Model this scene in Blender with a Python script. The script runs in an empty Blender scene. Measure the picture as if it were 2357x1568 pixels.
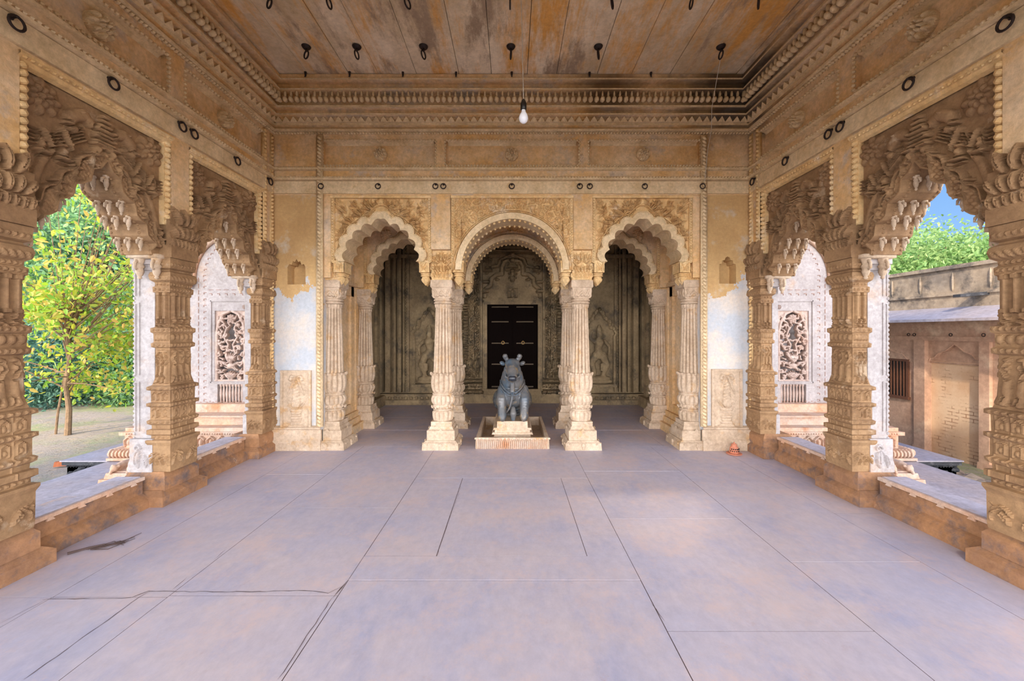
import bpy, math, random
import numpy as np
from mathutils import Vector, Matrix, Euler
PI = math.pi
random.seed(7); RNG = np.random.default_rng(7)
SC = bpy.context.scene
COL = SC.collection
F = 917.0; CX = 1178.0; HY = 765.0; EYE = 1.5

# ---------------------------------------------------------------- mesh builder
class MB:
    def __init__(s): s.V = []; s.Q = []; s.T = []; s.n = 0
    def add(s, v, q=None, t=None):
        v = np.asarray(v, float).reshape(-1, 3)
        if q is not None and len(q): s.Q.append(np.asarray(q, np.int64).reshape(-1, 4) + s.n)
        if t is not None and len(t): s.T.append(np.asarray(t, np.int64).reshape(-1, 3) + s.n)
        s.V.append(v); s.n += len(v); return s
    def box(s, x0, x1, y0, y1, z0, z1, tz=0.0, tb=0.0):
        """box; tz = top inset (chamfered look), tb = bottom inset"""
        a = [(x0+tb,y0+tb,z0),(x1-tb,y0+tb,z0),(x1-tb,y1-tb,z0),(x0+tb,y1-tb,z0),(x0+tz,y0+tz,z1),(x1-tz,y0+tz,z1),(x1-tz,y1-tz,z1),(x0+tz,y1-tz,z1)]
        return s.add(a, [(0,3,2,1),(4,5,6,7),(0,1,5,4),(1,2,6,5),(2,3,7,6),(3,0,4,7)])
    def wedge(s, x0, x1, y0, z0, z1, d):
        """triangle pointing up, base on z0, standing out d from plane y0"""
        m = (x0+x1)/2
        return s.add([(x0,y0-d,z0),(x1,y0-d,z0),(m,y0-d*.4,z1),(x0,y0,z0),(x1,y0,z0),(m,y0,z1)], [(0,1,4,3),(1,2,5,4),(2,0,3,5)], [(0,2,1)])
    def prism(s, poly, y0, y1):
        """closed polygon in x,z (ccw seen from -y), extruded y0 (front) .. y1 (back)"""
        n = len(poly); v = [(x,y0,z) for x,z in poly] + [(x,y1,z) for x,z in poly]
        q = [(i, n+i, n+(i+1)%n, (i+1)%n) for i in range(n)]
        from mathutils.geometry import tessellate_polygon
        tr = tessellate_polygon([[Vector((x,0,z)) for x,z in poly]])
        t = []
        for a,b,c in tr:
            p = [poly[a],poly[b],poly[c]]
            cr = (p[1][0]-p[0][0])*(p[2][1]-p[0][1])-(p[1][1]-p[0][1])*(p[2][0]-p[0][0])
            if cr < 0: b, c = c, b
            t.append((a,b,c)); t.append((n+a,n+c,n+b))
        return s.add(v, q, t)
    def lathe(s, prof, n=48, cx=0, cy=0, a0=0.0, a1=2*PI):
        """prof rows (z, r[, amp, lobes, sq]); sq 0 round..1 square"""
        full = abs(a1-a0-2*PI) < 1e-6
        th = np.linspace(a0, a1, n, endpoint=not full)
        rows = []
        for p in prof:
            z, r = p[0], p[1]; amp = p[2] if len(p) > 2 else 0; lb = p[3] if len(p) > 3 else 8; sq = p[4] if len(p) > 4 else 0
            R = np.full(len(th), r, float)
            if amp > 0: R = r*(1-amp*(1-np.abs(np.cos(lb*th/2))**.7))
            elif amp < 0: R = r*(1+amp*np.abs(np.cos(lb*th/2))**1.5)
            if sq:
                m = np.maximum(np.abs(np.cos(th)), np.abs(np.sin(th))); R = R*((1-sq)+sq/m)
            rows.append(np.stack([cx+R*np.cos(th), cy+R*np.sin(th), np.full(len(th), z)], 1))
        v = np.concatenate(rows); m = len(th); k = len(rows)
        i = np.arange(m if full else m-1); j = (i+1) % m
        q = [np.stack([r*m+i, r*m+j, (r+1)*m+j, (r+1)*m+i], 1) for r in range(k-1)]
        base = s.n
        s.add(v, np.concatenate(q))
        if full:
            for r, fl in ((0, True), (k-1, False)):
                c = rows[r].mean(0); idx = np.arange(m)
                vv = np.concatenate([rows[r], c[None]])
                t = np.stack([idx, (idx+1)%m, np.full(m, m)], 1)
                if fl: t = t[:, ::-1]
                s.add(vv, None, t)
        return s
    def tube(s, pts, r, n=6, closed=False):
        pts = [Vector(p) for p in pts]; k = len(pts)
        rr = r if hasattr(r, '__len__') else [r]*k
        V = []; up = None
        for i, p in enumerate(pts):
            if closed: d = pts[(i+1)%k]-pts[i-1]
            else: d = pts[min(i+1,k-1)]-pts[max(i-1,0)]
            d = d.normalized() if d.length > 1e-9 else Vector((0,0,1))
            if up is None: up = d.orthogonal().normalized()
            else:
                up = up - d*up.dot(d)
                up = up.normalized() if up.length > 1e-6 else d.orthogonal().normalized()
            b = d.cross(up)
            for a in range(n):
                t = 2*PI*a/n; V.append(p+(up*math.cos(t)+b*math.sin(t))*rr[i])
        Q = []
        for i in range(k if closed else k-1):
            for a in range(n):
                j = (i+1) % k
                Q.append((i*n+a, i*n+(a+1)%n, j*n+(a+1)%n, j*n+a))
        T = []
        if not closed:
            for a in range(1, n-1): T.append((0, a+1, a)); T.append(((k-1)*n, (k-1)*n+a, (k-1)*n+a+1))
        return s.add([tuple(v) for v in V], Q, T)
    def ell(s, c, r, nu=8, nv=5, rot=None):
        th = np.linspace(0, 2*PI, nu, endpoint=False); ph = np.linspace(-PI/2, PI/2, nv+1)[1:-1]
        P = np.array([(math.cos(a)*math.cos(b), math.sin(a)*math.cos(b), math.sin(b)) for b in ph for a in th] + [(0,0,-1),(0,0,1)])
        P = P*np.array(r if hasattr(r, '__len__') else (r,r,r))
        if rot is not None: P = P @ np.array(rot.to_matrix() if hasattr(rot, 'to_matrix') else rot).T
        P = P+np.array(c); k = len(ph)
        q = [(i*nu+a, i*nu+(a+1)%nu, (i+1)*nu+(a+1)%nu, (i+1)*nu+a) for i in range(k-1) for a in range(nu)]
        t = [(k*nu, (a+1)%nu, a) for a in range(nu)] + [(k*nu+1, (k-1)*nu+a, (k-1)*nu+(a+1)%nu) for a in range(nu)]
        return s.add(P, q, t)
    def beads(s, p0, p1, step, r, nu=6, nv=4):
        p0 = np.array(p0, float); p1 = np.array(p1, float); L = np.linalg.norm(p1-p0); n = max(1, int(round(L/step)))
        for i in range(n):
            s.ell(p0+(p1-p0)*(i+.5)/n, r, nu, nv)
        return s
    def sweep(s, prof, x0, x1, m0=0, m1=0):
        """profile [(p, z)] p = projection toward -y, swept along x; m0/m1 mitre slopes"""
        k = len(prof)
        v = [(x0+m0*p, -p, z) for p, z in prof] + [(x1-m1*p, -p, z) for p, z in prof]
        q = [(i, k+i, k+i+1, i+1) for i in range(k-1)]
        return s.add(v, q)
    def merge(s, o, mat=None):
        for v in [np.concatenate(o.V)]:
            if mat is not None:
                A = np.array(mat); v = v @ A[:3,:3].T + A[:3,3]
            q = np.concatenate(o.Q) if o.Q else None; t = np.concatenate(o.T) if o.T else None
            if mat is not None and np.linalg.det(A[:3,:3]) < 0:
                if q is not None: q = q[:, ::-1]
                if t is not None: t = t[:, ::-1]
            s.add(v, q, t)
        return s
    def mesh(s, name, mat, smooth=False):
        v = np.concatenate(s.V).astype(np.float32); me = bpy.data.meshes.new(name)
        q = np.concatenate(s.Q) if s.Q else np.zeros((0,4), np.int64); t = np.concatenate(s.T) if s.T else np.zeros((0,3), np.int64)
        me.vertices.add(len(v)); me.vertices.foreach_set('co', v.ravel())
        nl = q.size+t.size; me.loops.add(nl); me.loops.foreach_set('vertex_index', np.concatenate([q.ravel(), t.ravel()]).astype(np.int32))
        npol = len(q)+len(t); me.polygons.add(npol)
        st = np.concatenate([np.arange(len(q))*4, q.size+np.arange(len(t))*3]).astype(np.int32)
        me.polygons.foreach_set('loop_start', st)
        me.polygons.foreach_set('use_smooth', np.full(npol, bool(smooth)))
        me.update(calc_edges=True); me.validate()
        if mat: me.materials.append(mat)
        return me

def obj(name, mb, mat, parent=None, loc=(0,0,0), rz=0.0, smooth=False, label=None):
    me = mb.mesh(name, mat, smooth) if isinstance(mb, MB) else mb
    o = bpy.data.objects.new(name, me); COL.objects.link(o)
    o.location = loc; o.rotation_euler = (0,0,rz)
    if parent is not None: o.parent = parent
    if label: o['label'] = label
    return o
def tag(o, label, cat, group=None, kind=None):
    o['label'] = label; o['category'] = cat
    if group: o['group'] = group
    if kind: o['kind'] = kind
    return o
def thing(name, label, cat, loc=(0,0,0), rz=0.0, group=None, kind='thing'):
    o = bpy.data.objects.new(name, None); COL.objects.link(o); o.empty_display_size = .1
    o.location = loc; o.rotation_euler = (0,0,rz)
    return tag(o, label, cat, group, kind)
def struct(name, mb, mat, loc=(0,0,0), rz=0.0, smooth=False, label=None, parent=None):
    o = obj(name, mb, mat, parent, loc, rz, smooth)
    if parent is None: o['kind'] = 'structure'
    if label: o['label'] = label
    if parent is None: o['category'] = name.split('_')[0]
    return o
def dup(root, loc, rz, label, sx=1, group=None, parent=None):
    r = root.copy(); COL.objects.link(r)
    if parent is None:
        r.location = loc; r.rotation_euler = (0,0,rz); r.scale = (sx,1,1)
        if label: r['label'] = label
        if group: r['group'] = group
    else: r.parent = parent
    for ch in list(root.children): dup(ch, None, None, None, parent=r)
    return r

# ---------------------------------------------------------------- relief painter
class Rel:
    def __init__(s, u0, u1, v0, v1, res):
        s.u0, s.u1, s.v0, s.v1 = u0, u1, v0, v1
        s.nu = max(2, int(round((u1-u0)/res))+1); s.nv = max(2, int(round((v1-v0)/res))+1)
        s.U = np.linspace(u0, u1, s.nu); s.Vv = np.linspace(v0, v1, s.nv); s.H = np.zeros((s.nv, s.nu)); s.buf = None
    def begin(s):
        if s.buf is None: s.buf = np.zeros_like(s.H); return True
        return False
    moat = 2
    def commit(s, keep=.12):
        moat = s.moat
        k = s.buf; s.buf = None; m = k > 0; jj, ii = np.nonzero(m)
        if not len(jj): return
        w = (slice(max(0,jj.min()-moat), jj.max()+moat+1), slice(max(0,ii.min()-moat), ii.max()+moat+1)); m = m[w]; dl = m.copy()
        for _ in range(moat):
            e = dl.copy(); e[1:] |= dl[:-1]; e[:-1] |= dl[1:]; e[:,1:] |= dl[:,:-1]; e[:,:-1] |= dl[:,1:]; dl = e
        h = s.H[w]; h[dl & ~m] *= keep; under = h[m]*.35; h[m] = k[w][m]+under; s.H[w] = h
    def groove(s, pts, r, depth):
        for i in range(len(pts)-1):
            a, b = pts[i], pts[i+1]; w = s.win(min(a[0],b[0])-r, max(a[0],b[0])+r, min(a[1],b[1])-r, max(a[1],b[1])+r)
            X, Y = np.meshgrid(s.U[w[1]], s.Vv[w[0]]); dx, dy = b[0]-a[0], b[1]-a[1]; L = dx*dx+dy*dy+1e-12
            t = np.clip(((X-a[0])*dx+(Y-a[1])*dy)/L, 0, 1); d = np.hypot(X-a[0]-t*dx, Y-a[1]-t*dy)
            s.H[w] = np.where(d < r, np.maximum(s.H[w]-depth, 0), s.H[w]) if False else np.where(d < r, s.H[w]*(1-depth), s.H[w])
    def win(s, a, b, c, d):
        i0 = max(0, np.searchsorted(s.U, a)-1); i1 = min(s.nu, np.searchsorted(s.U, b)+1)
        j0 = max(0, np.searchsorted(s.Vv, c)-1); j1 = min(s.nv, np.searchsorted(s.Vv, d)+1)
        return slice(j0, j1), slice(i0, i1)
    def seg(s, a, b, ra, rb, h, base=0.0, flat=.33):
        r = max(ra, rb); w = s.win(min(a[0],b[0])-r, max(a[0],b[0])+r, min(a[1],b[1])-r, max(a[1],b[1])+r)
        if w[0].stop <= w[0].start or w[1].stop <= w[1].start: return
        X, Y = np.meshgrid(s.U[w[1]], s.Vv[w[0]]); dx, dy = b[0]-a[0], b[1]-a[1]; L = dx*dx+dy*dy+1e-12
        t = np.clip(((X-a[0])*dx+(Y-a[1])*dy)/L, 0, 1); d = np.hypot(X-a[0]-t*dx, Y-a[1]-t*dy); R = ra+(rb-ra)*t
        k = np.where(d < R, h*(R/r)*np.clip(1-(d/np.maximum(R,1e-6))**2, 0, 1)**flat+base, 0)
        if s.buf is not None: s.buf[w] = np.maximum(s.buf[w], k)
        else: s.H[w] = np.maximum(s.H[w], k)
    def line(s, pts, rad, h, base=0.0, flat=.33):
        rr = rad if hasattr(rad, '__len__') else [rad]*len(pts); own = s.begin()
        for i in range(len(pts)-1): s.seg(pts[i], pts[i+1], rr[i], rr[i+1], h*max(rr[i],rr[i+1])/max(rr), base, flat)
        if own: s.commit()
    def blob(s, u, v, ru, rv, h, base=0.0, rot=0.0, add=False):
        r = max(ru, rv); w = s.win(u-r, u+r, v-r, v+r)
        if w[0].stop <= w[0].start or w[1].stop <= w[1].start: return
        X, Y = np.meshgrid(s.U[w[1]]-u, s.Vv[w[0]]-v); c, n = math.cos(rot), math.sin(rot)
        d = np.hypot((X*c+Y*n)/ru, (-X*n+Y*c)/rv); k = np.where(d < 1, h*np.sqrt(np.clip(1-d*d, 0, 1))+base, 0)
        s.H[w] = s.H[w]+k if add else np.maximum(s.H[w], k)
    def rect(s, a, b, c, d, h, mode='max'):
        w = s.win(a+1e-9, b, c+1e-9, d); w = (slice(w[0].start+1, w[0].stop-1), slice(w[1].start+1, w[1].stop-1))
        if mode == 'max': s.H[w] = np.maximum(s.H[w], h)
        elif mode == 'set': s.H[w] = h
        else: s.H[w] += h
    def ros(s, u, v, r, h, n=8):
        s.blob(u, v, r, r, h*.35)
        for ring, (rr, k, z) in enumerate(((.7,.30,.75), (.38,.22,1.0))):
            for i in range(n):
                a = 2*PI*(i+.5*ring)/n; s.blob(u+rr*r*math.cos(a), v+rr*r*math.sin(a), k*r*1.1, k*r*.75, h*z, 0, a)
        s.blob(u, v, r*.2, r*.2, h*1.15)
    def spiral(s, u, v, r, a0, turns, d, rad, h, n=14):
        P = []; R = []
        for i in range(n+1):
            t = i/n; a = a0+d*turns*2*PI*t; q = r*(1-.85*t); P.append((u+q*math.cos(a), v+q*math.sin(a))); R.append(rad*(1-.4*t))
        s.line(P, R, h)
    def fan(s, u, v, ang, L, w, h, n=5, spread=.34, curl=.35, sx=1):
        for k in sorted(range(-(n//2), n//2+1), key=lambda q: -abs(q)):
            a = ang+k*spread; s.leaf(sx*u, v, a if sx > 0 else PI-a, L*(1-.10*abs(k)), w, curl*k*sx, h, 0)
    def leaf(s, u, v, ang, L, w, curl, h, veins=3):
        P = []; a = ang; x, y = u, v; n = 7; R = []
        for i in range(n+1):
            t = i/n; P.append((x, y)); R.append(w*(.25+.75*math.sin(PI*min(1, t*.9+.12))) * (1-.55*t)); a = ang+curl*t; x += L/n*math.cos(a); y += L/n*math.sin(a)
        own = s.begin(); s.line(P, R, h)
        for j in (2, 3, 4, 5)[:veins]:
            for sd in (-1, 1):
                b = ang+curl*j/n+sd*.9; q = P[j]; s.seg(q, (q[0]+w*1.25*math.cos(b), q[1]+w*1.25*math.sin(b)), R[j]*.6, w*.12, h*.8)
        if own:
            s.commit()
            if w > .018: s.groove(P[1:-1], .0035, .35)
    def sample(s, u, v):
        fu = np.clip((u-s.u0)/(s.u1-s.u0)*(s.nu-1), 0, s.nu-1.0001); fv = np.clip((v-s.v0)/(s.v1-s.v0)*(s.nv-1), 0, s.nv-1.0001)
        i = fu.astype(int); j = fv.astype(int); a = fu-i; b = fv-j; H = s.H
        return (H[j,i]*(1-a)*(1-b)+H[j,i+1]*a*(1-b)+H[j+1,i]*(1-a)*b+H[j+1,i+1]*a*b)
    def panel(s, y=0.0, skirt=0.02, mask=None, step=1):
        """MB of the height field standing on plane y, facing -y"""
        U, V = np.meshgrid(s.U[::step], s.Vv[::step]); H = s.H[::step, ::step]; nv, nu = U.shape
        v = np.stack([U, y-H, V], -1).reshape(-1, 3)
        i, j = np.meshgrid(np.arange(nu-1), np.arange(nv-1)); a = (j*nu+i).ravel()
        if mask is not None:
            mk = mask[::step, ::step]; keep = (mk[:-1,:-1]&mk[1:,:-1]&mk[:-1,1:]&mk[1:,1:]).ravel(); a = a[keep]
        q = np.stack([a, a+1, a+nu+1, a+nu], 1); m = MB(); m.add(v, q)
        if skirt:
            e = np.concatenate([q[:, [0,1]], q[:, [1,2]], q[:, [2,3]], q[:, [3,0]]])
            key = np.sort(e, 1); k = key[:,0]*(nu*nv)+key[:,1]; uq, inv, cnt = np.unique(k, return_inverse=True, return_counts=True)
            b = e[cnt[inv] == 1]; p0 = v[b[:,0]]; p1 = v[b[:,1]]; q0 = p0.copy(); q1 = p1.copy(); q0[:,1] = y+skirt; q1[:,1] = y+skirt
            n = len(b); m.add(np.concatenate([p0, p1, q1, q0]), np.stack([np.arange(n)+n, np.arange(n), np.arange(n)+3*n, np.arange(n)+2*n], 1))
        return m

def blobmesh(name, prims, voxel, mat, smooth_it=4):
    """one continuous surface from ellipsoids / capsules"""
    m = MB()
    for p in prims:
        if p[0] == 'e': m.ell(p[1], p[2], 16, 10, p[3] if len(p) > 3 else None)
        elif p[0] == 'b': m.box(*p[1])
        else:
            pts, rad = p[1], p[2]
            for i in range(len(pts)-1):
                a, b = Vector(pts[i]), Vector(pts[i+1]); n = max(2, int((b-a).length/(max(rad[i],rad[i+1])*.5))+1)
                for k in range(n+1):
                    t = k/n; m.ell(tuple(a.lerp(b, t)), rad[i]+(rad[i+1]-rad[i])*t, 12, 8)
    me = m.mesh(name, mat, True); o = bpy.data.objects.new(name, me); COL.objects.link(o)
    r = o.modifiers.new('r', 'REMESH'); r.mode = 'VOXEL'; r.voxel_size = voxel; r.use_smooth_shade = True
    if smooth_it: q = o.modifiers.new('s', 'SMOOTH'); q.iterations = smooth_it; q.factor = .5
    dg = bpy.context.evaluated_depsgraph_get(); ev = o.evaluated_get(dg)
    new = bpy.data.meshes.new_from_object(ev); new.name = name
    if not new.materials: new.materials.append(mat)
    bpy.data.objects.remove(o)
    return new

# ---------------------------------------------------------------- materials
def hexc(r, g, b):
    f = lambda c: ((c/255)/12.92 if c/255 <= .04045 else (((c/255)+.055)/1.055)**2.4)
    return (f(r), f(g), f(b), 1)
class NT:
    def __init__(s, name, rough=.85):
        s.m = bpy.data.materials.new(name); s.m.use_nodes = True; s.t = s.m.node_tree; s.t.nodes.clear()
        s.out = s.n('ShaderNodeOutputMaterial'); s.b = s.n('ShaderNodeBsdfPrincipled'); s.l(s.b, 0, s.out, 0)
        s.b.inputs['Roughness'].default_value = rough
        g = s.n('ShaderNodeNewGeometry'); s.pos = g.outputs['Position']
    def n(s, t, **k):
        x = s.t.nodes.new(t)
        for a, b in k.items(): setattr(x, a, b)
        return x
    def l(s, a, i, b, j): s.t.links.new(a.outputs[i] if hasattr(a, 'outputs') else a, b.inputs[j])
    def map(s, sc=(1,1,1), loc=(0,0,0), src=None):
        m = s.n('ShaderNodeMapping'); s.t.links.new(src or s.pos, m.inputs[0]); m.inputs['Scale'].default_value = sc; m.inputs['Location'].default_value = loc
        return m.outputs[0]
    def noise(s, scale, detail=5, rough=.6, sc=(1,1,1), loc=(0,0,0), dist=0):
        x = s.n('ShaderNodeTexNoise'); s.t.links.new(s.map(sc, loc), x.inputs['Vector']); x.inputs['Scale'].default_value = scale
        x.inputs['Detail'].default_value = detail; x.inputs['Roughness'].default_value = rough; x.inputs['Distortion'].default_value = dist
        return x.outputs[0]
    def ramp(s, src, a, b, ca=(0,0,0,1), cb=(1,1,1,1)):
        r = s.n('ShaderNodeValToRGB'); s.t.links.new(src, r.inputs[0]); e = r.color_ramp.elements
        e[0].position = a; e[1].position = b; e[0].color = ca; e[1].color = cb; return r.outputs[0]
    def mix(s, f, a, b, mode='MIX'):
        m = s.n('ShaderNodeMix', data_type='RGBA', blend_type=mode)
        for v, k in ((f, 0), (a, 6), (b, 7)):
            if isinstance(v, (int, float)): m.inputs[k].default_value = v
            elif isinstance(v, tuple): m.inputs[k].default_value = v
            else: s.t.links.new(v, m.inputs[k])
        return m.outputs[2]
    def math(s, op, a, b=0.0):
        m = s.n('ShaderNodeMath', operation=op)
        for v, k in ((a, 0), (b, 1)):
            if isinstance(v, (int, float)): m.inputs[k].default_value = v
            else: s.t.links.new(v, m.inputs[k])
        return m.outputs[0]
    def bump(s, h, strength=.3, dist=.01):
        b = s.n('ShaderNodeBump'); b.inputs['Strength'].default_value = strength; b.inputs['Distance'].default_value = dist
        s.t.links.new(h, b.inputs['Height']); s.t.links.new(b.outputs[0], s.b.inputs['Normal'])
    def col(s, c): s.t.links.new(c, s.b.inputs['Base Color']) if not isinstance(c, tuple) else setattr(s.b.inputs['Base Color'], 'default_value', c)

def stone(name, a, b, c=None, scale=1.6, fine=22, bump=.35, rough=.85, spots=None, cth=(.55,.7)):
    t = NT(name, rough)
    k = t.mix(t.ramp(t.noise(scale, 6, .65), .36, .64), a, b)
    if c: k = t.mix(t.ramp(t.noise(scale*1.7, 6, .7, loc=(7,3,1)), *cth), k, c)
    fn = t.noise(fine, 6, .7, loc=(2,5,9))
    k = t.mix(.42, k, t.mix(1.0, k, t.ramp(fn, .28, .72, (.35,.33,.30,1), (1.35,1.35,1.35,1)), 'MULTIPLY'))
    k = t.mix(.28, k, t.mix(1.0, k, t.ramp(t.noise(fine*.3, 7, .75, loc=(6,6,2)), .35, .62, (.5,.44,.36,1), (1.2,1.2,1.2,1)), 'MULTIPLY'))
    if spots: k = t.mix(t.ramp(t.noise(5, 8, .75, loc=(1,8,4)), .63, .74), k, spots)
    t.col(k); t.bump(t.math('ADD', fn, t.math('MULTIPLY', t.noise(90, 3, .6), .5)), bump, .006)
    return t.m
# ================================================================ materials
M_OCHRE = stone('ochre_stone', hexc(230,200,150), hexc(214,174,116), hexc(228,208,178), 1.8, 26, .4, cth=(.56,.68))
M_ENTAB = stone('weathered_plaster', hexc(224,198,164), hexc(216,172,112), hexc(196,178,158), 1.3, 24, .5, spots=hexc(104,78,54), cth=(.54,.66))
M_PALE = stone('pale_sandstone', hexc(210,188,164), hexc(184,160,134), hexc(196,158,112), 2.6, 30, .5, spots=hexc(150,122,98), cth=(.55,.68))
M_GOLD = stone('golden_stained_sandstone', hexc(206,164,102), hexc(222,190,140), hexc(150,112,64), 2.6, 30, .4, cth=(.6,.75))
M_WHITE = stone('white_plaster', hexc(186,179,178), hexc(166,159,158), hexc(188,160,138), 1.5, 30, .25, cth=(.56,.75))
M_BROWN = stone('brown_carved_stone', hexc(166,132,94), hexc(134,102,70), hexc(182,158,130), 2.4, 30, .45, cth=(.6,.7))
M_SILL = stone('rust_sandstone', hexc(172,126,86), hexc(146,108,80), hexc(112,96,92), 3.2, 24, .5, spots=hexc(206,176,150), cth=(.5,.66))
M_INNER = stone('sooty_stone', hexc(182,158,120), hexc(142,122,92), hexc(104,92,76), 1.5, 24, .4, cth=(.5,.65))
M_PEACH = stone('peach_sandstone', hexc(214,168,134), hexc(200,178,162), hexc(196,140,102), 1.8, 30, .3)

M_CREAM = stone('cream_limewash_and_ledge_light', hexc(226,202,164), hexc(206,178,136), hexc(196,160,110), 3, 30, .3, cth=(.6,.75))  # cream lime tone; on ledges and beads it also paints the light they catch
def soot(mat, centre, rad, colr):
    t = mat.node_tree; b = [n for n in t.nodes if n.type == 'BSDF_PRINCIPLED'][0]; src = b.inputs['Base Color'].links[0].from_socket
    g = t.nodes.new('ShaderNodeNewGeometry'); d = t.nodes.new('ShaderNodeVectorMath'); d.operation = 'DISTANCE'; t.links.new(g.outputs['Position'], d.inputs[0]); d.inputs[1].default_value = centre
    n = t.nodes.new('ShaderNodeTexNoise'); n.inputs['Scale'].default_value = 3; n.inputs['Detail'].default_value = 7; t.links.new(g.outputs['Position'], n.inputs['Vector'])
    a = t.nodes.new('ShaderNodeMath'); a.operation = 'MULTIPLY_ADD'; t.links.new(n.outputs[0], a.inputs[0]); a.inputs[1].default_value = rad*1.4; t.links.new(d.outputs['Value'], a.inputs[2])
    r = t.nodes.new('ShaderNodeMapRange'); t.links.new(a.outputs[0], r.inputs[0]); r.inputs[1].default_value = rad*1.1; r.inputs[2].default_value = rad*1.9; r.inputs[3].default_value = .85; r.inputs[4].default_value = 0
    m = t.nodes.new('ShaderNodeMix'); m.data_type = 'RGBA'; t.links.new(r.outputs[0], m.inputs[0]); t.links.new(src, m.inputs[6]); m.inputs[7].default_value = colr; t.links.new(m.outputs[2], b.inputs['Base Color'])
soot(M_ENTAB, (2.75,4.9,4.55), .75, hexc(62,44,28)); soot(M_ENTAB, (1.2,4.9,4.5), .45, hexc(110,76,36))
def mat_pier():
    t = NT('peeling_plaster')
    n = t.noise(2.2, 7, .7, sc=(1,1,.8)); sp = t.n('ShaderNodeSeparateXYZ'); t.t.links.new(t.pos, sp.inputs[0])
    edge = t.ramp(t.math('ADD', sp.outputs[2], t.math('MULTIPLY', t.math('SUBTRACT', n, .5), 1.5)), 0, 1)
    k = t.math('ADD', sp.outputs[2], t.math('MULTIPLY', t.math('SUBTRACT', n, .5), 1.7))
    f = t.math('LESS_THAN', k, 2.02)
    up = t.mix(t.ramp(t.noise(1.6, 6, .7), .35, .65), hexc(206,170,116), hexc(184,146,96))
    up = t.mix(t.ramp(t.noise(3.1, 6, .7, loc=(3,1,4)), .56, .7), up, hexc(196,180,158))
    lo = t.mix(t.ramp(t.noise(1.9, 6, .7, loc=(5,5,5)), .4, .62), hexc(182,186,192), hexc(212,198,182))
    c = t.mix(f, up, lo)
    fn = t.noise(26, 5, .7)
    c = t.mix(.3, c, t.mix(1.0, c, t.ramp(fn, .3, .7, (.5,.5,.5,1), (1.2,1.2,1.2,1)), 'MULTIPLY'))
    t.col(c); t.bump(t.math('ADD', fn, t.math('MULTIPLY', f, -1.2)), .3, .006)
    return t.m
M_PIER = mat_pier()

def mat_ceiling():
    t = NT('stained_ceiling_slabs', .9)
    base = t.mix(t.ramp(t.noise(.9, 6, .7, sc=(1,.6,1)), .38, .6), hexc(232,214,186), hexc(196,172,136))
    ora = t.ramp(t.noise(1.5, 7, .75, sc=(1.5,.28,1), loc=(4.2,1.3,0)), .49, .62)
    c = t.mix(ora, base, hexc(216,160,84))
    c = t.mix(t.ramp(t.noise(1.4, 8, .75, sc=(1.2,.35,1), loc=(9,3,0)), .54, .63), c, hexc(160,138,114))
    c = t.mix(t.ramp(t.noise(5, 8, .8, sc=(2.4,.5,1), loc=(1,7,0)), .62, .78), c, hexc(104,72,44))
    fn = t.noise(20, 6, .7)
    c = t.mix(.5, c, t.mix(1.0, c, t.ramp(fn, .3, .7, (.55,.55,.55,1), (1.15,1.15,1.15,1)), 'MULTIPLY'))
    t.col(c); t.bump(fn, .4, .008); return t.m
M_CEIL = mat_ceiling()

def mat_floor():
    t = NT('floor_slab_stone', .62)
    sp = t.n('ShaderNodeAttribute', attribute_name='slab', attribute_type='GEOMETRY')
    c = t.mix(t.ramp(t.noise(.9, 6, .6, sc=(1,1.6,1)), .36, .64), hexc(184,179,194), hexc(200,186,188))
    c = t.mix(t.ramp(t.noise(1.5, 6, .7, loc=(3,3,0), sc=(1.6,.9,1)), .5, .7), c, hexc(172,170,190))
    c = t.mix(t.ramp(t.noise(6, 8, .8, loc=(1,0,3)), .6, .8), c, hexc(180,152,148))
    fn = t.noise(11, 9, .78, sc=(1.5,1,1))
    c = t.mix(.6, c, t.mix(1.0, c, t.ramp(fn, .3, .7, (.72,.72,.74,1), (1.08,1.08,1.08,1)), 'MULTIPLY'))
    c = t.mix(t.ramp(t.noise(2.2, 8, .8, loc=(8,2,0)), .5, .72), c, hexc(208,184,178))
    t.col(c); t.bump(t.math('ADD', fn, t.math('MULTIPLY', t.noise(60, 3, .6), .3)), .12, .005)
    rr = t.ramp(t.noise(3, 5, .6), .3, .7, (.45,.45,.45,1), (.75,.75,.75,1)); t.t.links.new(rr, t.b.inputs['Roughness'])
    return t.m
M_FLOOR = mat_floor()
def flat(name, c, rough=.7, metal=0.0, bump=0):
    t = NT(name, rough); t.b.inputs['Metallic'].default_value = metal
    fn = t.noise(30, 4, .6); t.col(t.mix(t.ramp(fn, .3, .7), tuple(x*.75 for x in c[:3])+(1,), c))
    if bump: t.bump(fn, bump, .005)
    return t.m
M_IRON = flat('dark_iron', hexc(48,34,30), .6, .4, .3)
M_JOINT = flat('dark_joint_dirt', hexc(92,74,70), .95)

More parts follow.
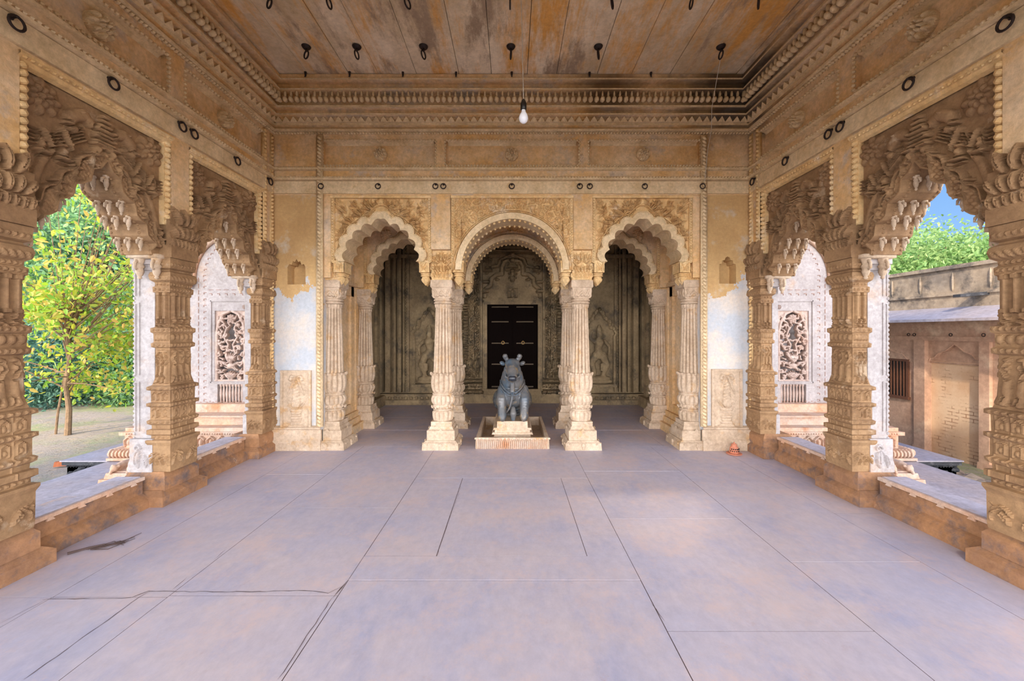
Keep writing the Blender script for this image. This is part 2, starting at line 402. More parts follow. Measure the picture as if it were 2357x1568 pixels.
# ================================================================ floor
XL, XR, YB, YF = -3.04, 3.03, 5.08, -.45
def floor():
    base = MB(); base.box(-3.4, 3.4, YF, 8.9, -.12, -.002)
    m = MB(); g = .0022
    def slab(x0, x1, y0, y1, gg=None):
        e = gg or g; m.box(x0+e, x1-e, y0+e, y1-e, -.06, RNG.uniform(-.0012, 0), 0)
    cols = [(-3.38,-2.6,[YF,1.1,2.255,3.9,5.25]), (-2.6,-1.95,[YF,1.5,2.255,4.2,5.25]), (-1.95,-.99,[YF,1.2,2.27,3.4,5.25]),
            (.78,1.82,[YF,.9,2.0,3.2,4.3,5.25]), (1.82,2.67,[YF,1.3,2.6,4.0,5.25]), (2.67,3.38,[YF,1.9,3.3,5.25])]
    for a, b, ys in cols:
        for i in range(len(ys)-1): slab(a, b, ys[i], ys[i+1])
    slab(-.99, .78, YF, 1.3); slab(-.99, .78, 1.3, 2.41, .003)
    slab(-.99, -.505, 2.67, 4.1, .003); slab(-.99, .78, 2.41, 2.67, .002); slab(-.505, .505, 2.67, 4.1, .0025); slab(.505, .78, 2.67, 4.1, .002); slab(-.99, .78, 4.1, 5.25, .002)
    y = 5.25
    for y1 in (6.1, 7.0, 7.8, 8.85):
        x = -3.38
        for x1 in (-2.3, -1.2, -.2, .9, 2.0, 3.38): slab(x, x1, y, y1); x = x1
        y = y1
    b = struct('floor', m, M_FLOOR)
    j = obj('joint_bed', base, M_JOINT, b)
floor()

# ================================================================ entablature on three sides
CORN = [(0,4.11),(.03,4.125),(.03,4.150),(.015,4.155),(.05,4.212),(.10,4.218),(.10,4.24),(.06,4.25),(.06,4.29),(.12,4.30),(.13,4.32),(.09,4.345),(.09,4.475),(.19,4.48),(.19,4.497),(.12,4.505),(.12,4.585),(.21,4.59),(.21,4.61),(.19,4.62),(.19,4.67),(0,4.68)]
def cornice(x0, x1, m0, m1):
    m = MB(); m.sweep(CORN, x0, x1, m0, m1)
    k = MB(); a0 = x0+.13*m0; a1 = x1-.13*m1; n = int((a1-a0)/.072); s = (a1-a0)/n
    for i in range(n):          # hanging bud row
        c = a0+(i+.5)*s
        k.ell((c, -.155, 4.38), (.031,.045,.034), 8, 5); k.ell((c, -.15, 4.44), (.014,.03,.05), 6, 4)
    t = MB(); a0 = x0+.06*m0; a1 = x1-.06*m1; n = int((a1-a0)/.094); s = (a1-a0)/n
    for i in range(n):          # triangle row
        c = a0+(i+.5)*s
        t.add([(c-s*.5,-.065,4.150),(c+s*.5,-.065,4.150),(c,-.085,4.212),(c-s*.5,-.0,4.150),(c+s*.5,-.0,4.150),(c,-.04,4.215)], [(0,1,4,3),(1,2,5,4),(2,0,3,5)], [(0,2,1)])
    f = MB()                    # pale fillets
    for p, z0, z1 in ((.033,4.126,4.150),(.103,4.219,4.239),(.133,4.302,4.322),(.193,4.481,4.497),(.213,4.592,4.609)):
        f.sweep([(p-.02,z0-.001),(p,z0),(p,z1),(p-.02,z1+.001)], x0, x1, m0, m1)
    return m, k, t, f
PZ0, PZ1 = 3.655, 3.92
def frieze(x0, x1, m0, m1, panels, body_back=.42):
    """wall face between the arches and the cornice with sunk panels"""
    m = MB(); p_ = MB()
    m.box(x0, x1, .07, body_back, 3.25, 4.70)
    def strip(a, b, z0, z1, y=0.0): m.box(a, b, y, .072, z0, z1)
    strip(x0, x1, 3.25, PZ0-.03, 0); strip(x0, x1, PZ1+.03, 4.14, 0)
    e = x0
    for a, b in panels:
        strip(e, a-.03, PZ0-.03, PZ1+.03); e = b+.03
        for p, q in (((a-.03,0,PZ0-.03),(b+.03,0,PZ0-.03)),((a-.03,0,PZ1+.03),(b+.03,0,PZ1+.03)),((a-.03,0,PZ0-.03),(a-.03,0,PZ1+.03)),((b+.03,0,PZ0-.03),(b+.03,0,PZ1+.03))):
            p_.beads(p, q, .04, (.016,.022,.016), 5, 4)
        # inner step
        p_.sweep([(-.07,PZ0),(-.05,PZ0-.004),(-.045,PZ0-.015),(-.02,PZ0-.02),(-.0,PZ0-.03)], a, b); p_.sweep([(-.0,PZ1+.03),(-.02,PZ1+.02),(-.05,PZ1+.01),(-.07,PZ1-.012)], a, b)
    strip(e, x1, PZ0-.03, PZ1+.03)
    # raised ledges and their bead lines
    p_.sweep([(0,4.04),(.05,4.05),(.05,4.07),(.02,4.085),(0,4.11)], x0, x1, m0, m1); p_.beads((x0,-.018,4.03), (x1,-.018,4.03), .038, (.018,.024,.014), 5, 4)
    p_.sweep([(0,3.555),(.04,3.565),(.04,3.585),(0,3.60)], x0, x1, m0, m1); p_.beads((x0,-.012,3.60), (x1,-.012,3.60), .038, (.016,.012,.012), 5, 4)
    p_.sweep([(0,3.425),(.055,3.43),(.055,3.45),(.02,3.475),(0,3.485)], x0, x1, m0, m1); p_.beads((x0,-.04,3.462), (x1,-.04,3.462), .038, (.016,.022,.014), 5, 4)
    p_.sweep([(0,3.262),(.022,3.265),(.022,3.42),(0,3.425)], x0, x1, m0, m1)
    return m, p_
SIDES = {'back': ((0,YB,0), 0.0), 'left': ((XL,0,0), PI/2), 'right': ((XR,0,0), -PI/2)}
PAN_B = [(-2.38,-1.0), (-.82,.83), (1.01,2.38)]
PAN_L = [(.50,1.61), (1.79,3.49), (3.71,4.87)]
PAN_L = [(.55,2.22), (2.42,3.52), (3.76,4.86)]
PAN_L = [(1.13,2.21), (2.46,3.50), (3.73,4.86)]
PAN_R = [(-b,-a) for a, b in PAN_L][::-1]
for side, (x0, x1, m0, m1, pan) in {'back': (XL,XR,1,1,PAN_B), 'left': (YF,YB,0,1,PAN_L), 'right': (-YB,-YF,1,0,PAN_R)}.items():
    loc, rz = SIDES[side]
    a_, p_ = frieze(x0, x1, m0, m1, pan); o = struct('wall_'+side, a_, M_ENTAB, loc, rz); obj('moulding_edging', p_, M_CREAM, o)  # ledges and beads paler than the wall, light put into their colour
n_ = 0
for side, (x0, x1, m0, m1) in {'back': (XL,XR,1,1), 'left': (YF,YB,0,1), 'right': (-YB,-YF,1,0)}.items():
    loc, rz = SIDES[side]; n_ += 1
    c_, k_, t_, f_ = cornice(x0, x1, m0, m1)
    o = struct('trim_%d' % n_, c_, M_ENTAB, loc, rz, label='carved stone cornice with bud row and triangle row')
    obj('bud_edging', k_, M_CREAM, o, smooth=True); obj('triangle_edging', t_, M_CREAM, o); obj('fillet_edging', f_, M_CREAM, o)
# front (behind the camera) beam
m = MB(); m.box(-3.4, 3.4, YF-.3, YF, 3.2, 4.95); struct('wall_front', m, M_ENTAB)

# ceiling: long stone slabs running away from the camera
m = MB(); x = -3.3
for w in (.42,.38,.5,.36,.47,.52,.4,.44,.36,.5,.42,.47,.38,.44,.4,.36):
    x1 = min(3.3, x+w); m.box(x+.003, x1-.003, YF, YB+.3, 4.67+RNG.uniform(0,.012), 4.9); x = x1
    if x >= 3.3: break
struct('ceiling', m, M_CEIL)

# ================================================================ rosettes
def rosette_mb(r):
    R = Rel(-r*1.05, r*1.05, -r*1.05, r*1.05, .0055); R.ros(0, 0, r, r*.75, 8)
    U, V = np.meshgrid(R.U, R.Vv); return R.panel(0, .02, np.hypot(U, V) < r*1.02)
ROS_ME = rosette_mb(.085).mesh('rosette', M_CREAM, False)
def rosette(side, u, z, y, label, sc=1.0, mat=None):
    loc, rz = SIDES[side]; me = ROS_ME
    p = Vector((u, y, z)); p.rotate(Euler((0,0,rz))); o = bpy.data.objects.new('carved_rosette', me); COL.objects.link(o)
    o.location = Vector(loc)+p; o.rotation_euler = (0,0,rz); o.scale = (sc,sc*1.3,sc)
    return tag(o, label, 'rosette', 'carved rosettes in the frieze panels', 'thing')
rosette('back', -1.69, 3.79, .05, 'small stone rosette in the back frieze, left panel above the left cusped arch', 1)
rosette('back', 0.0, 3.79, .05, 'small stone rosette in the middle panel of the back frieze', 1)
rosette('back', 1.69, 3.79, .05, 'small stone rosette in the back frieze, right panel above the right cusped arch', 1)
rosette('left', 4.29, 3.79, .05, 'stone rosette in the left wall frieze, panel next to the back corner', 1.05)
rosette('left', 2.98, 3.79, .05, 'large weathered stone rosette in the nearer left wall frieze panel', 1.15)
rosette('right', -4.29, 3.79, .05, 'stone rosette in the right wall frieze, panel next to the back corner', 1.05)
rosette('right', -2.98, 3.79, .05, 'large weathered stone rosette in the nearer right wall frieze panel', 1.15)

# ================================================================ arches on the back wall
def cusp_poly(a, b, zs, n=4, depth=.26, tip=.06):
    """half outline (u>=0) from spring (a,zs) to peak, lobed"""
    th = [PI/2*(1-.17)*i/n for i in range(n+1)]
    nodes = [(a*math.cos(t), zs+b*math.sin(t)) for t in th]
    pts = []
    for i in range(n):
        (x0,z0), (x1,z1) = nodes[i], nodes[i+1]; L = math.hypot(x1-x0, z1-z0); nx, nz = (z1-z0)/L, -(x1-x0)/L
        for k in range(12):
            t = k/12; s = math.sin(PI*t)**.8*L*depth*1.25; pts.append((x0+(x1-x0)*t+nx*s, z0+(z1-z0)*t+nz*s))
    x0, z0 = nodes[-1]
    for k in range(13):
        t = k/12; pts.append((x0*(1-t), z0+(tip+b*(1-math.sin(th[-1])))*(t**1.0)*.75+.05*math.sin(PI*t)*.9+(.25*(tip+b*(1-math.sin(th[-1]))))*t**4))
    return pts, nodes
def bottom_fn(pts, a, zs):
    us = np.array([p[0] for p in pts]); vs = np.array([p[1] for p in pts])
    def f(u):
        u = abs(u)
        best = zs if u >= a else None
        hit = [vs[i]+(vs[i+1]-vs[i])*(u-us[i])/(us[i+1]-us[i]) for i in range(len(us)-1) if (us[i]-u)*(us[i+1]-u) <= 0 and abs(us[i+1]-us[i]) > 1e-9]
        return max(hit) if hit else zs
    return f
def dist_field(R, pts):
    U, V = np.meshgrid(R.U, R.Vv); U = np.abs(U); D = np.full(U.shape, 9.0)
    for i in range(len(pts)-1):
        a, b = pts[i], pts[i+1]; dx, dy = b[0]-a[0], b[1]-a[1]; L = dx*dx+dy*dy+1e-12
        t = np.clip(((U-a[0])*dx+(V-a[1])*dy)/L, 0, 1); D = np.minimum(D, np.hypot(U-a[0]-t*dx, V-a[1]-t*dy))
    return D
def arch_plate(R, fb, hw, top, thick, y=0.0, nu=None, zs=0):
    nu = nu or int(2*hw/.0055); us = np.linspace(-hw, hw, nu)
    b = np.array([fb(u) for u in us]); nv = int((top-zs)/.0065)
    T = np.linspace(0, 1, nv)[:, None]; V = b[None]*(1-T)+top*T; U = np.repeat(us[None], nv, 0)
    H = R.sample(U, V); m = MB()
    v = np.stack([U, y-H, V], -1).reshape(-1, 3); i, j = np.meshgrid(np.arange(nu-1), np.arange(nv-1)); a = (j*nu+i).ravel()
    m.add(v, np.stack([a, a+1, a+nu+1, a+nu], 1))
    k = np.arange(nu-1); f = np.stack([us, y-H[0], b], 1); bk = np.stack([us, np.full(nu, y+thick), b], 1)
    m.add(np.concatenate([f, bk]), np.stack([k+1, k, k+nu, k+nu+1], 1))          # soffit
    tp = np.stack([us, np.full(nu, y+thick), np.full(nu, top)], 1)
    m.add(np.concatenate([bk, tp]), np.stack([k+1, k, k+nu, k+nu+1], 1))         # back
    return m
def resample(pts, step):
    out = [pts[0]]; acc = 0
    for i in range(len(pts)-1):
        a = np.array(pts[i]); b = np.array(pts[i+1]); L = np.linalg.norm(b-a); d = step-acc
        while d <= L: out.append(tuple(a+(b-a)*d/L)); d += step
        acc = L-(d-step)
    return out
def offset_pts(pts, d):
    o = []
    for i, p in enumerate(pts):
        a = pts[max(0,i-1)]; b = pts[min(len(pts)-1,i+1)]; dx, dz = b[0]-a[0], b[1]-a[1]; L = math.hypot(dx, dz)+1e-9
        o.append((p[0]+dz/L*d, p[1]-dx/L*d))
    return o
ATOP = 3.245
def pendant_mb():
    """hanging bracket: scroll block, ring mouldings, lotus bud. origin top"""
    m = MB()
    m.box(-.075,.075,-.03,.24,-.03,.0); m.box(-.07,.06,-.015,.22,-.15,-.03)
    R = Rel(-.07,.06,-.15,-.02,.006); R.spiral(-.005,-.075,.05,1.2,1.4,1,.018,.03); R.leaf(.03,-.14,1.9,.11,.02,-.9,.02,2); R.leaf(-.05,-.14,1.3,.09,.018,.8,.02,2)
    m.merge(R.panel(-.02, .02)); 
    prof = [(-.15,.05),(-.158,.066),(-.168,.066),(-.172,.054),(-.18,.054),(-.184,.066),(-.194,.066),(-.2,.045),(-.215,.05),(-.235,.062,.15,8),(-.262,.05,.2,8),(-.285,.028,.15,8),(-.31,.006)]
    m.lathe(prof[::-1], 28, 0, .06); m.lathe(prof[::-1], 28, 0, .17)
    return m
PEND_ME = pendant_mb().mesh('pendant', M_OCHRE, False)
def add_pendants(root, hw, z):
    for sx in (-1, 1):
        o = bpy.data.objects.new('pendant_bracket', PEND_ME); COL.objects.link(o); o.parent = root
        o.location = (sx*(hw-.09), .0, z); o.scale = (sx, 1, 1)

def band_strip(inner, outer, y0, y1):
    m = MB(); n = len(inner)
    for sx in (-1, 1):
        v = [(sx*a, y0, b) for a, b in inner]+[(sx*a, y0-.004, b) for a, b in outer]+[(sx*a, y1, b) for a, b in inner]+[(sx*a, .01, b) for a, b in outer]
        q = []
        for i in range(n-1):
            q += [(i, i+1, n+i+1, n+i), (2*n+i, 2*n+i+1, i+1, i), (n+i, n+i+1, 3*n+i+1, 3*n+i)]
        m.add(v, [t if sx > 0 else t[::-1] for t in q])
    return m
def side_arch(plain=False):
    hw = .645; zs = 2.40; pts, nodes = cusp_poly(.455, .49, zs, depth=.27); R = Rel(-hw, hw, 2.36, ATOP, .006)
    smooth = [(.46*math.cos(t), zs+.52*math.sin(t)) for t in np.linspace(0, PI/2*.86, 14)]+[(0, zs+.61)]
    # leaf clusters
    for sx in (() if plain else (-1, 1)):
        def L(u, v, a, ln, w, c, h, n=3): R.leaf(sx*u, v, a if sx > 0 else PI-a, ln, w, c*sx, h, n)
        R.fan(.50, 2.66, .9, .15, .020, .04, 3, .4, .5, sx); R.fan(.45, 2.76, -.05, .20, .024, .045, 5, .30, .5, sx); R.fan(.36, 2.88, .25, .23, .026, .05, 5, .30, .5, sx); R.fan(.46, 3.04, .45, .16, .022, .045, 5, .36, .5, sx)
        R.fan(.24, 2.99, .55, .22, .027, .05, 5, .32, .6, sx); R.fan(.33, 3.12, .7, .11, .022, .045, 3, .5, .5, sx); R.fan(.10, 3.06, .75, .20, .026, .05, 5, .34, .6, sx); R.fan(.19, 3.13, 1.1, .10, .022, .045, 3, .5, .4, sx); R.fan(.04, 3.15, 1.25, .085, .020, .045, 3, .4, .4, sx)
        R.ros(sx*.555, 3.165, .06, .04, 6)
    if not plain: R.blob(0, 3.17, .045, .05, .05); R.ros(0, 3.12, .06, .035, 6)
    for sx in (-1, 1):
        if plain: R.ros(sx*.30, 3.03, .09, .05, 8)
    d = dist_field(R, smooth); U, V = np.meshgrid(R.U, R.Vv)
    band = np.where(d < .085, .035+.012*np.sin(np.clip(d/.085,0,1)*PI), 0); groove = (d >= .085) & (d < .10); rim = np.where((d >= .115) & (d < .13), .045, 0)
    R.H = R.H*1.5; R.H = np.where(d < .13, np.maximum(band*0, rim), R.H)
    R.H = np.where((V < 2.46) & (d > .09), np.minimum(R.H, .01), R.H)
    fb = bottom_fn(pts, .49, zs); m = arch_plate(R, fb, hw, ATOP, .30, 0, None, zs)
    out0 = [(u*(1+.078/max(.15,math.hypot(u, v-zs))), zs+(v-zs)*(1+.078/max(.15,math.hypot(u, v-zs)))) for u, v in pts]
    bd = MB()
    for sx in (-1, 1):
        for u, v in resample(offset_pts(smooth, .106), .022):
            bd.ell((sx*u, -.01, v), (.009,.02,.009), 5, 4)
        lobes = out0
        for u, v in resample(lobes, .02): bd.ell((sx*u, -.058, v), (.006,.007,.006), 4, 3)
    out = [(u*(1+.088/max(.15,math.hypot(u, v-zs))), zs+(v-zs)*(1+.088/max(.15,math.hypot(u, v-zs)))) for u, v in pts]; out = [(max(0,a), b) for a, b in out]
    return m, bd, hw, band_strip([(max(0,a), b) for a, b in offset_pts(pts, -.006)], out, -.055, .302)
def round_arch(plain=False):
    hw = .785; zs = 2.30; r = .655; R = Rel(-hw, hw, 2.28, ATOP, .006)
    for sx in (() if plain else (-1, 1)):   # dense scrolls
        rows = [(.06+.098*i, 3.19, .046) for i in range(8)]+[(.06+.098*i, 3.10, .044) for i in range(8)]+[(.30+.095*i, 3.02, .044) for i in range(6)]+[(.42+.09*i, 2.94, .042) for i in range(5)]+[(.56+.085*i, 2.86, .04) for i in range(3)]+[(.60+.085*i, 2.78, .04) for i in range(3)]+[(.68+.07*i, 2.7, .036) for i in range(2)]+[(.70,2.62,.035),(.74,2.55,.03),(.73,2.48,.028)]
        for k, (u, v, q) in enumerate(rows):
            R.spiral(sx*u, v, q, .9*k, 1.25, sx if k % 2 else -sx, .011, .022, 12)
            for j in range(3): a = .9*k+j*2.1; R.blob(sx*(u+q*.95*math.cos(a)), v+q*.95*math.sin(a), .018, .011, .028, 0, a)
    if plain:
        for k in range(-3, 4): R.leaf(k*.045, 3.03-abs(k)*.012, PI/2-k*.3, .13-abs(k)*.014, .026, -k*.15, .05, 2)
        for sx in (-1, 1): R.ros(sx*.60, 2.92, .10, .05, 8)
    else: R.ros(0, 3.14, .075, .04, 8)
    semi = [(r*math.cos(t), zs+r*math.sin(t)) for t in np.linspace(0, PI/2, 24)]
    R.H = R.H*1.5; d = dist_field(R, semi); prof = np.where(d < .02, .02, np.where(d < .075, .045+.008*np.sin(d/.075*PI), np.where(d < .083, .012, np.where(d < .098, .045, np.where(d < .104, .012, .05)))))
    R.H = np.where(d < .118, prof, R.H)
    fb = lambda u: zs+math.sqrt(max(0, r*r-u*u)) if abs(u) < r else zs
    m = arch_plate(R, fb, hw, ATOP, .30, 0, None, zs)
    bd = MB()
    for sx in (-1, 1):
        for i in range(15):
            t = (i+.5)/15*PI/2; c, s_ = math.cos(t), math.sin(t)
            for y in (-.01, .27): bd.ell((sx*(r-.012)*c, y, zs+(r-.012)*s_), (.02,.022,.02), 6, 4)
    semi2 = [((r+.07)*math.cos(t), zs+(r+.07)*math.sin(t)) for t in np.linspace(0, PI/2, 24)]; semi0 = [((r-.007)*math.cos(t), zs+(r-.007)*math.sin(t)) for t in np.linspace(0, PI/2, 24)]
    return m, bd, hw, band_strip(semi0, semi2, -.06, .302)
def make_arch(fn, label, loc, group, kind_label, plain=False):
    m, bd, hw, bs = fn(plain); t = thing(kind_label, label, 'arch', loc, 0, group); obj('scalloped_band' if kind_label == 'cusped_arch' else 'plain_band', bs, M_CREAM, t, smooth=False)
    obj('spandrel', m, M_ENTAB if plain else M_OCHRE, t, smooth=False); obj('beaded_edging', bd, M_OCHRE, t, smooth=True)
    # beaded frame around the panel
    f = MB()
    for sx in (-1, 1):
        f.box(min(sx*(hw-.045), sx*hw), max(sx*(hw-.045), sx*hw), -.028, .02, 2.40, ATOP)
        z = 2.42
        while z < ATOP-.02: f.ell((sx*(hw-.022), -.032, z), (.02,.016,.017), 6, 4, Euler((0,.6*sx,0))); z += .034
    f.box(-hw, hw, -.045, .02, ATOP-.028, ATOP+.012); f.beads((-hw,-.045,ATOP+.018), (hw,-.045,ATOP+.018), .034, (.014,.012,.012), 5, 4)
    obj('beaded_frame', f, M_OCHRE, t); add_pendants(t, hw, 2.42)
    return t
AY = YB+.055
GA = 'carved arches of the two porch rows'
A1 = make_arch(side_arch, 'front left cusped arch carved with leaves, white scalloped edge', (-1.675,AY,0), GA, 'cusped_arch')
dup(A1, (1.675,AY,0), 0, 'front right cusped arch carved with leaves, beside the right pier')
A2 = make_arch(round_arch, 'front round arch with scrollwork, framing the bull statue', (.005,AY,0), GA, 'round_arch')
RY = 1.13
A3 = make_arch(side_arch, 'rear left cusped arch, seen through the front left arch', (-1.675,AY+RY,0), GA, 'cusped_arch', True)
dup(A3, (1.675,AY+RY,0), 0, 'rear right cusped arch, seen through the front right arch')
make_arch(round_arch, 'rear round arch with beaded edge, framing the dark door', (.005,AY+RY,0), GA, 'round_arch', True)
# ---------------------------------------------------------------- wall strips between the arches, piers
def strip_with_crest(m, x0, x1, y, z0=2.50):
    m.box(x0, x1, y, y+.36, z0, 3.27)
w = MB()
for dy in (0, RY):
    for a, b in ((-1.03,-.785), (.79,1.03)): w.box(a, b, dy, dy+.36, 2.56, 3.25)
    for a, b in ((-2.49,-2.32), (2.32,2.49)): w.box(a, b, dy+.02, dy+.36, 2.2, 3.25)
w.box(-3.04, 3.03, RY+.0, RY+.4, 3.25, 3.9)
for dy in (0, RY):
    for s_ in (-1, 1): w.box(min(s_*2.44,s_*2.60), max(s_*2.44,s_*2.60), dy+.03, dy+.36, .0, 3.25)
struct('wall_porch', w, M_ENTAB, (0,YB,0), label='plain strips between the carved arches')
# porch ceiling and side walls
w = MB(); w.box(-2.6, 2.6, .36, RY+.02, 3.26, 3.4); struct('ceiling_porch', w, M_ENTAB, (0,YB,0))
for s_, nm in ((-1,'wall_porch_left'), (1,'wall_porch_right')):
    w = MB(); X = lambda a, b: (min(s_*a,s_*b), max(s_*a,s_*b))
    w.box(*X(2.50,3.0), .3, RY+.1, 0, 3.3)
    w.box(*X(2.46,2.51), .3, .44, .3, 3.3); w.box(*X(2.46,2.51), RY-.1, RY+.02, .3, 3.3); w.box(*X(2.46,2.51), .3, RY, 2.05, 2.2); w.box(*X(2.40,2.6), .3, RY, 2.2, 2.26, .01)
    for i, (e, z0, z1) in enumerate(((.20,0,.12),(.14,.12,.2),(.10,.2,.28),(.05,.28,.40))): w.box(*X(2.5-e,2.6), .25, RY+.1, z0, z1, .01)
    w.beads((s_*2.455,.42,.4), (s_*2.455,.42,3.2), .05, (.012,.016,.02), 5, 4)
    struct(nm, w, M_PIER if 0 else M_ENTAB, (0,YB,0))

def bead_strip(m, x, z0, z1, w=.035, step=.042, y=0.0, tilt=.7):
    m.box(x-w, x+w, y-.012, y+.02, z0, z1)
    z = z0+step/2; 
    while z < z1: m.ell((x, y-.016, z), (w*.95,.02,step*.40), 6, 4, Euler((0,tilt,0))); z += step
def pier(side, s_):
    m = MB(); a, b = (-3.04,-2.42) if s_ < 0 else (2.42,3.03)
    # niche hole
    nx0, nx1, nz0, nz1 = ((-2.86,-2.63,2.11,2.40) if s_ < 0 else (2.645,2.86,2.12,2.42))
    m.box(a, nx0, 0, .4, 0, 3.25); m.box(nx1, b, 0, .4, 0, 3.25); m.box(nx0, nx1, 0, .4, 0, nz0); m.box(nx0, nx1, 0, .4, nz1+.06, 3.25); m.box(nx0, nx1, .16, .4, nz0, nz1+.06)
    c = (nx0+nx1)/2; hw = (nx1-nx0)/2
    top = [(hw, nz1-.09), (hw*.93,nz1-.05), (hw*.7,nz1-.05), (hw*.62,nz1-.005), (hw*.33,nz1), (hw*.28,nz1+.028), (0,nz1+.045)] if s_ > 0 else [(hw,nz1-.07),(hw*.8,nz1-.03),(hw*.55,nz1-.04),(hw*.4,nz1+.01),(hw*.2,nz1-.005),(.0,nz1+.035)]
    poly = [(c-hw,nz1+.07),(c+-hw,top[0][1])]
    left = [(c-u, v) for u, v in top]; right = [(c+u, v) for u, v in top[::-1][1:]]
    m.prism(([(c-hw, nz1+.06)]+left+right+[(c+hw, nz1+.06)]), .0, .16)
    # sunk picture panel
    return m, (a, b)
for side, s_ in (('left',-1), ('right',1)):
    m, (a, b) = pier(side, s_)
    struct('wall_pier_'+side, m, M_PIER, (0,YB,0))
    m = MB(); m.box(a, b, -.05, .02, 0, .12, 0); m.sweep([(.05,.12),(.03,.145),(.03,.26),(.045,.275),(.045,.29),(0,.31)], a, b); m.box(a,b,-.02,.02,.12,.26)
    struct('baseboard_'+side, m, M_PALE, (0,YB,0))
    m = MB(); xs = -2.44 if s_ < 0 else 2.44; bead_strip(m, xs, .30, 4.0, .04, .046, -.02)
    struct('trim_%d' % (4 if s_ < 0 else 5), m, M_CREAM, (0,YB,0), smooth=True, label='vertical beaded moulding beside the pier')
    m = MB(); u = 4.905 if s_ < 0 else -4.905
    bead_strip(m, 4.89*(-s_), 2.5, 4.0, .03, .05, -.0); bead_strip(m, 5.03*(-s_), .3, 4.0, .03, .046, -.0, -.7)
    loc, rz = SIDES['left' if s_ < 0 else 'right']
    struct('trim_%d' % (6 if s_ < 0 else 7), m, M_OCHRE, loc, rz, smooth=True, label='pair of beaded mouldings in the back corner')

# ================================================================ vase relief panels
def vase_panel(loc, label, ribbons):
    t = thing('relief_panel', label, 'relief', loc, 0, 'vase reliefs low on the piers')
    hw, h = .165, .70; f = MB()
    f.box(-hw-.03, -hw, -.022, .01, -.03, h+.03); f.box(hw, hw+.03, -.022, .01, -.03, h+.03); f.box(-hw, hw, -.022, .01, h, h+.03); f.box(-hw, hw, -.022, .01, -.03, 0)
    obj('raised_border', f, M_PALE, t)
    R = Rel(-hw, hw, 0, h, .005); H = .02
    for v, w_ in ((.015,.085),(.05,.06),(.09,.045),(.125,.06),(.16,.042)): R.line([(-w_,v),(w_,v)], .016, H)
    R.blob(0, .235, .085, .07, .03); R.line([(-.05,.185),(.05,.185)], .014, H+.005)
    for a in (-2, -1, 0, 1, 2): R.leaf(a*.03, .26, PI/2-a*.25, .1, .02, -a*.2, .026, 1)
    R.line([(0,.30),(0,.45),(0,.60)], [.055,.045,.02], .03)
    for i in range(6):
        R.seg((-.05+.004*i,.34+.04*i), (.05-.004*i,.37+.04*i), .006, .006, .035)
    R.blob(0, .63, .03, .035, .03)
    for sx in ((-1, 1)):
        R.line([(0,.64),(sx*.06,.655),(sx*.085,.61)], [.012,.018,.012], .026)
        R.line([(sx*.02,.63),(sx*.06,.52),(sx*.10,.42)] if sx in ribbons else [(sx*.02,.63),(sx*.05,.57)], [.012,.014,.01], .024)
        R.blob(sx*.07, .61, .022, .022, .022)
    obj('vase_carving', R.panel(.0, .012), M_PALE, t, smooth=True)
    return t
vase_panel((-2.745,YB-.004,.285), 'carved vase with ribbons, low on the left pier', (-1,1))
vase_panel((2.735,YB-.004,.30), 'carved tall vase relief, low on the right pier', (1,))

